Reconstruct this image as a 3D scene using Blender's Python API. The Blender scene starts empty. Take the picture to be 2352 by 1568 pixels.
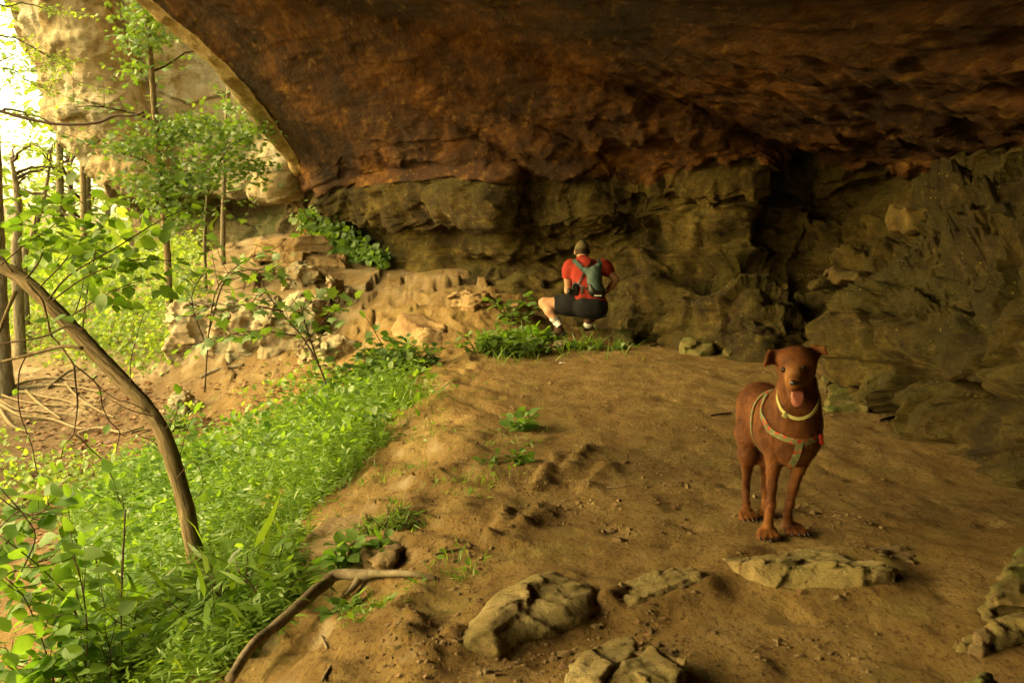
import bpy, math, random
import numpy as np
from mathutils import Vector, Matrix
random.seed(7)
RNG = np.random.default_rng(11)
scene = bpy.context.scene
COL = scene.collection
PI = math.pi

# ------------------------------------------------------------------ camera
CAM = np.array([0.0, 0.0, 1.1]); FPX = 2287.0; PITCH = math.radians(-5.42)
FW = np.array([0, math.cos(PITCH), math.sin(PITCH)]); UPV = np.array([0, -math.sin(PITCH), math.cos(PITCH)])
RT = np.array([1.0, 0, 0])
def ray(px, py):
    return FW + RT * ((px - 1176) / FPX) - UPV * ((py - 784) / FPX)
def P(px, py, d):                       # point seen at that picture position, d metres ahead
    r = ray(px, py); return CAM + r * (d / r[1])
def proj(V):
    V = np.asarray(V, float) - CAM
    z = V @ FW; z = np.where(np.abs(z) < 1e-6, 1e-6, z)
    return 1176 + FPX * (V @ RT) / z, 784 - FPX * (V @ UPV) / z, z

cam = bpy.data.cameras.new('camera'); cam.lens = 35.0; cam.sensor_width = 36.0
cam.clip_start = 0.05; cam.clip_end = 500
cam.dof.use_dof = True; cam.dof.focus_distance = 4.6; cam.dof.aperture_fstop = 8.0
camo = bpy.data.objects.new('camera', cam); COL.objects.link(camo)
camo.location = CAM; camo.rotation_euler = (math.radians(90) + PITCH, 0, 0)
scene.camera = camo

# ------------------------------------------------------------------ noise
_perm = np.random.default_rng(3).permutation(256)
_perm = np.concatenate([_perm, _perm, _perm]).astype(np.int32)
_g0 = np.random.default_rng(5).normal(size=(256, 3)); _gr32 = (_g0 / np.linalg.norm(_g0, axis=1)[:, None]).astype(np.float32)
def perlin(p):
    p = np.asarray(p, np.float32); i = np.floor(p).astype(np.int32); f = p - i; i &= 255; _gr = _gr32
    u = f * f * f * (f * (f * 6 - 15) + 10)
    out = 0
    for dx in (0, 1):
        wx = u[..., 0] if dx else 1 - u[..., 0]
        for dy in (0, 1):
            wy = u[..., 1] if dy else 1 - u[..., 1]
            for dz in (0, 1):
                wz = u[..., 2] if dz else 1 - u[..., 2]
                h = _perm[_perm[_perm[(i[..., 0] + dx) & 255] + ((i[..., 1] + dy) & 255)] + ((i[..., 2] + dz) & 255)]
                g = _gr[h]
                out = out + wx * wy * wz * (g[..., 0] * (f[..., 0] - dx) + g[..., 1] * (f[..., 1] - dy) + g[..., 2] * (f[..., 2] - dz))
    return out * 1.6
def fbm(p, octs=4, s=1.0, gain=0.5):
    p = np.asarray(p, np.float32) * np.float32(s); a = 1.0; t = 0; n = 0
    for k in range(octs):
        t = t + a * perlin(p + 17.3 * k); n += a; a *= gain; p = p * 2.03
    return t / n
def ridged(p, octs=4, s=1.0):
    p = np.asarray(p, np.float32) * np.float32(s); a = 1.0; t = 0; n = 0
    for k in range(octs):
        t = t + a * (1 - 2 * np.abs(perlin(p + 9.1 * k))); n += a; a *= 0.5; p = p * 2.1
    return t / n
def facets(p, cell, amp, tilt, seed=0):
    """broken-rock relief: every cell of a jittered lattice is a flat chip with its own height and slope"""
    p = (np.asarray(p, np.float32) / np.asarray(cell, np.float32)); i0 = np.floor(p).astype(np.int32)
    best = np.full(p.shape[:-1], 1e9, np.float32); bid = np.zeros(p.shape[:-1], np.int32); bd = np.zeros_like(p)
    for dx in (-1, 0, 1):
        for dy in (-1, 0, 1):
            for dz in (-1, 0, 1):
                i = (i0 + [dx, dy, dz]).astype(np.int32); h = _perm[_perm[_perm[(i[..., 0] + seed) & 255] + (i[..., 1] & 255)] + (i[..., 2] & 255)]
                d = p - (i + .5 + .42 * _gr32[h]); q = (d * d).sum(-1); m = q < best; best = np.where(m, q, best); bid = np.where(m, h, bid); bd = np.where(m[..., None], d, bd)
    g = _gr32[(bid * 7 + 13) & 255]; return amp * g[..., 0] * 1.2 + tilt * (bd * g).sum(-1)
def sstep(a, b, x):
    t = np.clip((x - a) / (b - a), 0, 1); return t * t * (3 - 2 * t)

# ------------------------------------------------------------------ mesh helpers
def make_mesh(name, V, Fs, mat, smooth=True):
    V = np.asarray(V, dtype=np.float32)
    if isinstance(Fs, np.ndarray): Fs = [Fs]
    Fs = [f for f in Fs if len(f)]
    me = bpy.data.meshes.new(name)
    me.vertices.add(len(V)); me.vertices.foreach_set('co', V.ravel())
    nl = sum(f.size for f in Fs); npoly = sum(len(f) for f in Fs)
    me.loops.add(nl); me.polygons.add(npoly)
    me.loops.foreach_set('vertex_index', np.concatenate([f.ravel() for f in Fs]).astype(np.int32))
    sizes = np.concatenate([np.full(len(f), f.shape[1]) for f in Fs])
    st = np.concatenate([[0], np.cumsum(sizes)[:-1]]).astype(np.int32)
    me.polygons.foreach_set('loop_start', st)
    me.polygons.foreach_set('use_smooth', np.full(npoly, smooth))
    me.update(calc_edges=True); me.validate()
    if mat: me.materials.append(mat)
    return me
def merge(lst):
    V = []; F = {}; o = 0
    for v, f in lst:
        fs = [f] if isinstance(f, np.ndarray) else f
        for g in fs:
            if len(g): F.setdefault(g.shape[1], []).append(g + o)
        V.append(v); o += len(v)
    return np.concatenate(V), [np.concatenate(x) for x in F.values()]
def props(o, label=None, cat=None, group=None, kind=None):
    if label: o['label'] = label
    if cat: o['category'] = cat
    if group: o['group'] = group
    if kind: o['kind'] = kind
def thing(name, label, cat, loc, group=None):
    o = bpy.data.objects.new(name, None); COL.objects.link(o); o.location = Vector([float(c) for c in loc])
    o.empty_display_size = 0.1
    props(o, label, cat, group); return o
def wloc(o):
    l = np.zeros(3)
    while o is not None: l = l + np.array(o.location); o = o.parent
    return l
def part(par, name, V, F, mat, smooth=True, label=None):
    if name in ('collar', 'harness') or name.endswith('strap'): smooth = False
    me = make_mesh(name, np.asarray(V) - wloc(par), F, mat, smooth)
    o = bpy.data.objects.new(name, me); COL.objects.link(o); o.parent = par
    if label: o['label'] = label
    return o
def solo(name, V, F, mat, label=None, cat=None, group=None, kind=None, smooth=True, origin=None):
    V = np.asarray(V, float)
    if origin is None and kind not in ('structure', 'stuff'):
        origin = np.array([V[:, 0].mean(), V[:, 1].mean(), V[:, 2].min()])
    if origin is None: origin = np.zeros(3)
    me = make_mesh(name, V - origin, F, mat, smooth)
    o = bpy.data.objects.new(name, me); COL.objects.link(o); o.location = origin
    props(o, label, cat, group, kind); return o

def catmull(C, n):
    """C (m, ...) control points -> n samples, uniform parameter"""
    C = np.asarray(C, float); m = len(C)
    t = np.linspace(0, m - 1, n); i = np.minimum(t.astype(int), m - 2); f = (t - i).reshape((-1,) + (1,) * (C.ndim - 1))
    def g(k): return C[np.clip(k, 0, m - 1)]
    p0 = np.where((i == 0).reshape(f.shape), 2 * g(i) - g(i + 1), g(i - 1)); p1 = g(i); p2 = g(i + 1)
    p3 = np.where((i == m - 2).reshape(f.shape), 2 * g(i + 1) - g(i), g(i + 2))
    return 0.5 * (2 * p1 + (p2 - p0) * f + (2 * p0 - 5 * p1 + 4 * p2 - p3) * f * f + (3 * p1 - p0 - 3 * p2 + p3) * f ** 3)
def grid_faces(nu, nv, u0=0, u1=None, flip=False):
    i, j = np.meshgrid(np.arange(nu - 1), np.arange(nv - 1), indexing='ij')
    a = (i * nv + j).ravel()
    F = np.stack([a, a + 1, a + nv + 1, a + nv], 1)
    return F[:, ::-1] if flip else F
def grid_normals(G):
    du = np.gradient(G, axis=0); dv = np.gradient(G, axis=1)
    n = np.cross(du, dv); l = np.linalg.norm(n, axis=-1, keepdims=True); return n / np.maximum(l, 1e-9)
def tube(pts, rad, seg=8, rough=0.0, rs=8.0, n=None):
    pts = np.asarray(pts, float); rad = np.asarray(rad, float) * np.ones(len(pts))
    if n:
        rad = catmull(rad[:, None], n)[:, 0]; pts = catmull(pts, n)
    m = len(pts); T = np.gradient(pts, axis=0); T /= np.maximum(np.linalg.norm(T, axis=1)[:, None], 1e-9)
    a = np.array([0, 0, 1.0]) if abs(T[0][2]) < 0.9 else np.array([1.0, 0, 0])
    N = np.zeros_like(pts); b = a - T[0] * (a @ T[0]); N[0] = b / np.linalg.norm(b)
    for k in range(1, m):
        b = N[k - 1] - T[k] * (N[k - 1] @ T[k]); N[k] = b / max(np.linalg.norm(b), 1e-9)
    B = np.cross(T, N); ang = np.arange(seg) * 2 * PI / seg
    V = pts[:, None] + rad[:, None, None] * (np.cos(ang)[None, :, None] * N[:, None] + np.sin(ang)[None, :, None] * B[:, None])
    if rough:
        d = V - pts[:, None]; V = pts[:, None] + d * (1 + rough * fbm(V, 3, rs))[..., None]
    V = V.reshape(-1, 3)
    i, j = np.meshgrid(np.arange(m - 1), np.arange(seg), indexing='ij')
    a0 = i * seg + j; a1 = i * seg + (j + 1) % seg
    F = np.stack([a0, a1, a1 + seg, a0 + seg], -1).reshape(-1, 4)
    V = np.concatenate([V, pts[:1], pts[-1:]]); nv = m * seg
    j = np.arange(seg); c0 = np.stack([np.full(seg, nv), (j + 1) % seg, j], 1)
    e = (m - 1) * seg; c1 = np.stack([np.full(seg, nv + 1), e + j, e + (j + 1) % seg], 1)
    return V, [F, np.concatenate([c0, c1])]

def surface_nets(fn, lo, hi, h):
    """mesh of fn<0 on a grid; fn takes (...,3)"""
    lo = np.asarray(lo, float); hi = np.asarray(hi, float)
    n = np.ceil((hi - lo) / h).astype(int) + 1
    X = np.stack(np.meshgrid(*[lo[k] + h * np.arange(n[k]) for k in range(3)], indexing='ij'), -1)
    D = fn(X); S = D < 0
    nx, ny, nz = [int(k) - 1 for k in n]
    cnt = np.zeros((nx, ny, nz)); acc = np.zeros((nx, ny, nz, 3))
    cor = [(a, b, c) for a in (0, 1) for b in (0, 1) for c in (0, 1)]
    for ax in range(3):
        for c in cor:
            if c[ax]: continue
            d = list(c); d[ax] = 1
            sl = lambda q: (slice(q[0], q[0] + nx), slice(q[1], q[1] + ny), slice(q[2], q[2] + nz))
            a = D[sl(c)]; b = D[sl(d)]; x = S[sl(c)] != S[sl(d)]
            t = np.where(x, a / np.where(np.abs(a - b) < 1e-12, 1e-12, a - b), 0)
            cnt += x
            for k in range(3):
                acc[..., k] += np.where(x, c[k] + (t if k == ax else 0), 0)
    act = cnt > 0; idx = -np.ones((nx, ny, nz), int); ii = np.argwhere(act); idx[act] = np.arange(len(ii))
    V = lo + h * (ii + acc[act] / cnt[act][:, None])
    F = []
    for ax in range(3):
        u, v = [(1, 2), (2, 0), (0, 1)][ax]
        d = [0, 0, 0]; d[ax] = 1
        a = S[:S.shape[0] - d[0], :S.shape[1] - d[1], :S.shape[2] - d[2]]
        b = S[d[0]:, d[1]:, d[2]:]
        e = np.argwhere(a != b)
        ok = (e[:, u] > 0) & (e[:, v] > 0) & (e[:, u] < [nx, ny, nz][u]) & (e[:, v] < [nx, ny, nz][v]); e = e[ok]
        sgn = a[tuple(e.T)]
        q = []
        for (du, dv) in ((1, 1), (0, 1), (0, 0), (1, 0)):
            c = e.copy(); c[:, u] -= du; c[:, v] -= dv; q.append(idx[tuple(c.T)])
        Q = np.stack(q, 1); Q[~sgn] = Q[~sgn][:, ::-1]; F.append(Q)
    F = np.concatenate(F); F = F[(F >= 0).all(1)]
    return V, F

def biggest(V, F):
    lab = np.arange(len(V))
    while True:
        m = lab[F].min(1); new = lab.copy()
        for k in range(F.shape[1]): np.minimum.at(new, F[:, k], m)
        new = new[new]
        if (new == lab).all(): break
        lab = new
    b = np.bincount(lab).argmax(); keep = lab == b; ix = np.cumsum(keep) - 1
    return V[keep], ix[F[keep[F[:, 0]]]]
# sdf primitives
def s_caps(X, a, b, ra, rb=None):
    rb = ra if rb is None else rb; a = np.asarray(a, float); b = np.asarray(b, float)
    ab = b - a; t = np.clip(((X - a) @ ab) / max(ab @ ab, 1e-9), 0, 1)
    return np.linalg.norm(X - a - t[..., None] * ab, axis=-1) - (ra + (rb - ra) * t)
def s_ell(X, c, r, R=None):
    q = X - np.asarray(c, float)
    if R is not None: q = q @ R
    r = np.asarray(r, float); k0 = np.linalg.norm(q / r, axis=-1); k1 = np.linalg.norm(q / (r * r), axis=-1)
    return k0 * (k0 - 1) / np.maximum(k1, 1e-6)
def s_box(X, c, b, r=0.0, R=None):
    q = X - np.asarray(c, float)
    if R is not None: q = q @ R
    q = np.abs(q) - (np.asarray(b, float) - r)
    return np.linalg.norm(np.maximum(q, 0), axis=-1) + np.minimum(q.max(-1), 0) - r
def smin(a, b, k):
    h = np.clip(0.5 + 0.5 * (b - a) / k, 0, 1); return b + (a - b) * h - k * h * (1 - h)
def rotm(rx=0, ry=0, rz=0):
    return np.array((Matrix.Rotation(math.radians(rz), 3, 'Z') @ Matrix.Rotation(math.radians(ry), 3, 'Y') @ Matrix.Rotation(math.radians(rx), 3, 'X')))
# ------------------------------------------------------------------ materials
class NT:
    def __init__(s, name):
        s.m = bpy.data.materials.new(name); s.m.use_nodes = True; s.t = s.m.node_tree; s.t.nodes.clear()
        s.out = s.t.nodes.new('ShaderNodeOutputMaterial')
        s.geo = s.t.nodes.new('ShaderNodeNewGeometry')
        s.pos = s.geo.outputs['Position']
    def n(s, ty, ins=None, **kw):
        x = s.t.nodes.new(ty)
        for k, v in kw.items(): setattr(x, k, v)
        for k, v in (ins or {}).items():
            if hasattr(v, 'is_output'): s.t.links.new(v, x.inputs[k])
            else: x.inputs[k].default_value = v
        return x
    def noise(s, scale, detail=6, rough=0.6, vec=None, dist=0.0, stretch=None):
        vec = vec or s.pos
        if stretch:
            mp = s.n('ShaderNodeMapping', {'Vector': vec, 'Scale': stretch[:3]})
            if len(stretch) > 3: mp.inputs['Rotation'].default_value = (0, stretch[4] if len(stretch) > 4 else 0, stretch[3])
            vec = mp.outputs[0]
        return s.n('ShaderNodeTexNoise', {'Vector': vec, 'Scale': scale, 'Detail': detail, 'Roughness': rough, 'Distortion': dist}).outputs['Fac']
    def ramp(s, fac, stops):
        r = s.t.nodes.new('ShaderNodeValToRGB'); s.t.links.new(fac, r.inputs[0]); e = r.color_ramp.elements
        while len(e) > 2: e.remove(e[-1])
        for k, (p, c) in enumerate(stops):
            x = e[k] if k < 2 else e.new(p)
            x.position = p; x.color = (c, c, c, 1) if isinstance(c, (int, float)) else (*c, 1)
        return r.outputs[0]
    def mix(s, fac, a, b, mode='MIX'):
        x = s.n('ShaderNodeMix', data_type='RGBA', blend_type=mode)
        for k, v in ((0, fac), (6, a), (7, b)):
            if hasattr(v, 'is_output'): s.t.links.new(v, x.inputs[k])
            elif k == 0: x.inputs[0].default_value = v
            else: x.inputs[k].default_value = (*v, 1)
        return x.outputs[2]
    def math(s, op, a, b=0.0):
        return s.n('ShaderNodeMath', {0: a, 1: b}, operation=op).outputs[0]
    def bump(s, h, strength, dist, normal=None):
        ins = {'Height': h, 'Strength': strength, 'Distance': dist}
        if normal: ins['Normal'] = normal
        return s.n('ShaderNodeBump', ins).outputs[0]
    def bsdf(s, color, rough=0.9, normal=None, spec=0.3, **kw):
        ins = {'Base Color': color if hasattr(color, 'is_output') else (*color, 1), 'Roughness': rough, 'Specular IOR Level': spec}
        if normal: ins['Normal'] = normal
        ins.update(kw)
        b = s.n('ShaderNodeBsdfPrincipled', ins)
        s.t.links.new(b.outputs[0], s.out.inputs[0]); return s.m

def mat_soil():
    t = NT('soil'); 
    big = t.noise(0.9, 4); mid = t.noise(6, 8, 0.65, stretch=(1.0, 0.45, 1)); fine = t.noise(60, 6, 0.7, stretch=(1, 0.5, 1))
    c = t.ramp(mid, [(0.3, (0.12, 0.070, 0.023)), (0.5, (0.245, 0.162, 0.057)), (0.72, (0.38, 0.28, 0.12))])
    c = t.mix(t.ramp(big, [(0.4, 0.0), (0.65, 0.7)]), c, (0.20, 0.124, 0.042))
    c = t.mix(t.ramp(fine, [(0.38, 0.75), (0.48, 0.0)]), c, (0.09, 0.045, 0.018))
    moss = t.ramp(t.noise(2.2, 7, 0.7), [(0.52, 0.0), (0.66, 0.55)])
    c = t.mix(moss, c, (0.20, 0.17, 0.045))
    # litter and dark humus on the ravine floor, left of the bare bank
    xx = t.n('ShaderNodeSeparateXYZ', {0: t.pos}).outputs
    lm = t.math('ADD', t.math('MULTIPLY', xx[0], -0.5), t.math('MULTIPLY', t.noise(1.3, 5), 1.6))
    lit = t.ramp(t.noise(24, 5, 0.8), [(0.35, (0.04, 0.025, 0.013)), (0.55, (0.12, 0.078, 0.042)), (0.7, (0.24, 0.17, 0.10))])
    c = t.mix(t.math('MULTIPLY', t.ramp(t.math('MULTIPLY', lm, 0.25), [(0.5, 0.0), (0.78, 1.0)]), 0.9), c, lit)
    vor = t.n('ShaderNodeTexVoronoi', {'Vector': t.pos, 'Scale': 34.0}).outputs['Distance']
    c = t.mix(t.ramp(vor, [(0.05, 0.4), (0.14, 0.0)]), c, (0.30, 0.21, 0.11))
    nz = t.n('ShaderNodeSeparateXYZ', {0: t.geo.outputs['Normal']}).outputs[2]
    stone = t.ramp(t.noise(2.6, 8, .7), [(0.3, (0.11, 0.07, 0.035)), (0.5, (0.24, 0.175, 0.095)), (0.7, (0.40, 0.34, 0.22))])
    steep = t.math('ADD', nz, t.math('MULTIPLY', t.math('SUBTRACT', t.noise(7, 5), 0.5), 0.35))
    c = t.mix(t.ramp(steep, [(0.62, 0.9), (0.86, 0.0)]), c, stone)
    fy = t.math('ADD', t.math('MULTIPLY', xx[1], 0.1), t.math('MULTIPLY', t.noise(1.7, 7, .75), 1.1))
    c = t.mix(t.ramp(t.math('MULTIPLY', fy, 0.5), [(0.90, 0.0), (0.99, 0.8)]), c, stone)
    h = t.math('ADD', t.math('MULTIPLY', t.noise(9, 10, 0.75, stretch=(1, 0.5, 1)), 1.0), t.math('MULTIPLY', t.noise(45, 8, 0.8), 0.35))
    h = t.math('ADD', h, t.math('MULTIPLY', t.ramp(vor, [(0.0, 1.0), (0.3, 0.0)]), 0.08))
    return t.bsdf(c, 0.95, t.bump(h, 0.9, 0.05), 0.15)

def mat_rock(name, cols, moss=0.3, mosscol=(0.16, 0.17, 0.04), scale=1.0, streak=None, speck=0.0, dark=0.0, bd=0.06, bs=0.8, strata=None):
    t = NT(name)
    n1 = t.noise(1.1 * scale, 9, 0.62, stretch=streak, dist=0.3); n2 = t.noise(7 * scale, 10, 0.7, stretch=streak); n3 = t.noise(55 * scale, 6, 0.75)
    c = t.ramp(n1, [(0.28, cols[0]), (0.47, cols[1]), (0.60, cols[2]), (0.78, cols[3])])
    c = t.mix(t.ramp(n2, [(0.3, 0.8), (0.52, 0.0)]), c, cols[0])
    c = t.mix(t.ramp(n2, [(0.55, 0.0), (0.78, 0.7)]), c, cols[3])
    if moss:
        nz = t.n('ShaderNodeSeparateXYZ', {0: t.geo.outputs['Normal']}).outputs[2]
        mm = t.math('ADD', t.noise(1.7 * scale, 8, 0.75), t.math('MULTIPLY', nz, 0.05))
        c = t.mix(t.ramp(mm, [(0.46, 0.0), (0.62, moss)]), c, t.ramp(n3, [(0.3, tuple(k * 0.55 for k in mosscol)), (0.7, mosscol)]))
    if dark:
        c = t.mix(t.ramp(t.noise(0.55 * scale, 6, 0.7), [(0.5, 0.0), (0.62, dark)]), c, tuple(k * 0.25 for k in cols[0]))
    if speck:
        v = t.n('ShaderNodeTexVoronoi', {'Vector': t.pos, 'Scale': 17.0 * scale}).outputs['Distance']
        vv = t.math('ADD', v, t.math('MULTIPLY', t.noise(3, 4), 0.5))
        c = t.mix(t.ramp(vv, [(0.27, speck), (0.36, 0.0)]), c, cols[3])
    c = t.mix(t.ramp(n3, [(0.32, 0.45), (0.5, 0.0)]), c, tuple(k * 0.4 for k in cols[0]))
    h = t.math('ADD', t.noise(5 * scale, 12, 0.72, stretch=streak, dist=0.2), t.math('MULTIPLY', t.noise(30 * scale, 8, 0.8), 0.3))
    if strata:
        h = t.math('ADD', h, t.math('MULTIPLY', t.noise(3 * scale, 7, 0.7, stretch=strata, dist=0.3), 1.2))
    return t.bsdf(c, 0.85, t.bump(h, bs, bd), 0.3)

def mat_leaf(name, c0, c1, trans=0.5, rough=0.6, gloss=0.04, tc=None):
    t = NT(name)
    r = t.geo.outputs['Random Per Island']
    c = t.ramp(r, [(0.0, c0), (1.0, c1)])
    c = t.mix(t.ramp(t.noise(35, 3), [(0.4, 0.0), (0.7, 0.35)]), c, tuple(k * 0.6 for k in c0))
    d = t.n('ShaderNodeBsdfDiffuse', {'Color': c}).outputs[0]
    tcol = t.mix(1.0, c, tc or (1.5, 1.35, 0.55), 'MULTIPLY')
    tr = t.n('ShaderNodeBsdfTranslucent', {'Color': tcol}).outputs[0]
    g = t.n('ShaderNodeBsdfGlossy', {'Color': (1, 1, 1, 1), 'Roughness': rough}).outputs[0]
    a = t.n('ShaderNodeMixShader', {0: trans, 1: d, 2: tr}).outputs[0]
    b = t.n('ShaderNodeMixShader', {0: gloss, 1: a, 2: g}).outputs[0]
    t.t.links.new(b, t.out.inputs[0]); return t.m

def mat_bark(name, a, b, c, scale=1.0, stretch=(1, 1, 0.18), flow=False):
    t = NT(name); co = t.n('ShaderNodeAttribute', attribute_name='flow').outputs['Vector'] if flow else t.n('ShaderNodeTexCoord').outputs['Object']
    n = t.noise(38 * scale, 8, 0.7, vec=co, stretch=stretch, dist=0.3); n2 = t.noise(5 * scale, 5, vec=co)
    col = t.ramp(n, [(0.35, a), (0.5, b), (0.68, c)])
    col = t.mix(t.ramp(n2, [(0.5, 0.0), (0.7, 0.5)]), col, (b[0] * 0.8, b[1] * 1.0, b[2] * 0.8))
    return t.bsdf(col, 0.9, t.bump(n, 0.9, 0.012), 0.2)

def mat_plain(name, col, rough=0.8, var=0.25, scale=30, bump=0.3, bd=0.004, spec=0.3, **kw):
    t = NT(name); co = t.n('ShaderNodeTexCoord').outputs['Object']
    n = t.noise(scale, 6, 0.65, vec=co)
    c = t.ramp(n, [(0.3, tuple(k * (1 - var) for k in col)), (0.7, tuple(min(1, k * (1 + var)) for k in col))])
    return t.bsdf(c, rough, t.bump(n, bump, bd), spec, **kw)

M = {}
M['soil'] = mat_soil()
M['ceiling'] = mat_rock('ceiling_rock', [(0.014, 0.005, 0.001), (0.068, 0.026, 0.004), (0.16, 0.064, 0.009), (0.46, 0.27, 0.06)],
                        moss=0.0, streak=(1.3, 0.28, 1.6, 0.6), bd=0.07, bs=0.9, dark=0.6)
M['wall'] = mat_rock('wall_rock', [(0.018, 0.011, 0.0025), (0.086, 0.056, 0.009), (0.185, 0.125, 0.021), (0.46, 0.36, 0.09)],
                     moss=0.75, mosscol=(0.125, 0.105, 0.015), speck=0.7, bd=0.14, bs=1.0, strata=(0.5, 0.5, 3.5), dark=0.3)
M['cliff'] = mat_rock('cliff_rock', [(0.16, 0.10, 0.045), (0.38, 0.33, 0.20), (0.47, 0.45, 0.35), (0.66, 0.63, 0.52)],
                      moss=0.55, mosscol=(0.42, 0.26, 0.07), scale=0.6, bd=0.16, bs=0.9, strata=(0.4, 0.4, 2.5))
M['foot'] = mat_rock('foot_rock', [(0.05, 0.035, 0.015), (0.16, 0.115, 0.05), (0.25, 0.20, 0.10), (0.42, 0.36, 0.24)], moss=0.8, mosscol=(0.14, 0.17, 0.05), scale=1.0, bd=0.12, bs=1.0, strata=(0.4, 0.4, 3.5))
M['lip'] = mat_rock('rim_rock', [(0.24, 0.14, 0.05), (0.50, 0.38, 0.18), (0.60, 0.48, 0.25), (0.76, 0.68, 0.48)], moss=0.4, mosscol=(0.50, 0.33, 0.10), scale=1.2, bd=0.08, bs=1.0)  # ochre rim, its colour lifted for the light on its underside
M['boulder'] = mat_rock('boulder_rock', [(0.15, 0.10, 0.035), (0.32, 0.235, 0.095), (0.42, 0.33, 0.15), (0.58, 0.49, 0.27)],
                        moss=0.45, mosscol=(0.30, 0.27, 0.085), scale=3.0, bd=0.035, bs=1.0)
M['slab'] = mat_rock('slab_rock', [(0.10, 0.062, 0.028), (0.24, 0.155, 0.07), (0.33, 0.225, 0.11), (0.48, 0.37, 0.22)],
                     moss=0.2, mosscol=(0.25, 0.25, 0.12), scale=2.5, bd=0.035, bs=1.0)
M['outcrop'] = mat_rock('outcrop_rock', [(0.14, 0.085, 0.045), (0.34, 0.25, 0.14), (0.42, 0.33, 0.20), (0.56, 0.48, 0.33)],
                        moss=0.6, mosscol=(0.34, 0.38, 0.24), scale=1.6, bd=0.05, bs=0.8)
M['mossrock'] = mat_rock('mossy_rock', [(0.04, 0.028, 0.01), (0.10, 0.07, 0.024), (0.16, 0.12, 0.04), (0.30, 0.24, 0.10)],
                         moss=0.95, mosscol=(0.12, 0.15, 0.03), scale=2.0, bd=0.03, bs=0.8)
M['ledge'] = mat_rock('ledge_rock', [(0.16, 0.085, 0.035), (0.36, 0.235, 0.10), (0.46, 0.32, 0.15), (0.58, 0.46, 0.27)], moss=0.0, scale=1.6, bd=0.05, bs=1.0, strata=(.5, .5, 5))
M['red'] = mat_rock('red_rock', [(0.16, 0.04, 0.02), (0.30, 0.09, 0.035), (0.40, 0.15, 0.06), (0.5, 0.3, 0.16)], moss=0.0, scale=2.0, bd=0.05)
M['heap'] = mat_rock('heap_rock', [(0.025, 0.015, 0.005), (0.088, 0.054, 0.012), (0.16, 0.102, 0.022), (0.36, 0.25, 0.08)], moss=0.35, mosscol=(0.12, 0.13, 0.03), scale=1.6, bd=0.05, bs=0.9)
M['bark'] = mat_bark('bark_tan', (0.07, 0.048, 0.025), (0.19, 0.14, 0.075), (0.31, 0.24, 0.14))
M['bark_flow'] = mat_bark('bark_ridged', (0.045, 0.03, 0.015), (0.17, 0.125, 0.065), (0.31, 0.24, 0.14), 1.5, (1, 1, .14), True)
M['bark_grey'] = mat_bark('bark_grey', (0.05, 0.042, 0.026), (0.15, 0.12, 0.075), (0.27, 0.23, 0.16))
M['twig'] = mat_plain('twig_bark', (0.06, 0.035, 0.02), 0.8)
M['deadwood'] = mat_bark('weathered_wood', (0.07, 0.052, 0.032), (0.16, 0.125, 0.08), (0.26, 0.21, 0.145), stretch=(0.3, 0.3, 0.3))
M['leaf'] = mat_leaf('leaf_fresh', (0.09, 0.20, 0.022), (0.19, 0.33, 0.045), 0.55)
M['leaf_dark'] = mat_leaf('leaf_deep', (0.05, 0.13, 0.022), (0.11, 0.22, 0.04), 0.4, gloss=0.05)
M['leaf_big'] = mat_leaf('leaf_broad', (0.11, 0.25, 0.03), (0.20, 0.36, 0.06), 0.6)
M['leaf_far'] = mat_leaf('leaf_canopy', (0.16, 0.27, 0.04), (0.30, 0.42, 0.09), 0.55)
M['leaf_maple'] = mat_leaf('leaf_maple', (0.09, 0.19, 0.03), (0.17, 0.29, 0.05), 0.5, gloss=0.07)
M['grass'] = mat_leaf('grass_blade', (0.11, 0.23, 0.022), (0.23, 0.38, 0.05), 0.55, rough=0.5, gloss=0.04)
M['deadleaf'] = mat_leaf('dead_leaf', (0.10, 0.045, 0.02), (0.30, 0.17, 0.08), 0.2, tc=(1.2, 0.9, 0.6))
M['redleaf'] = mat_leaf('red_leaf', (0.45, 0.07, 0.03), (0.55, 0.12, 0.05), 0.4, tc=(1.2, 0.7, 0.5))
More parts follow.
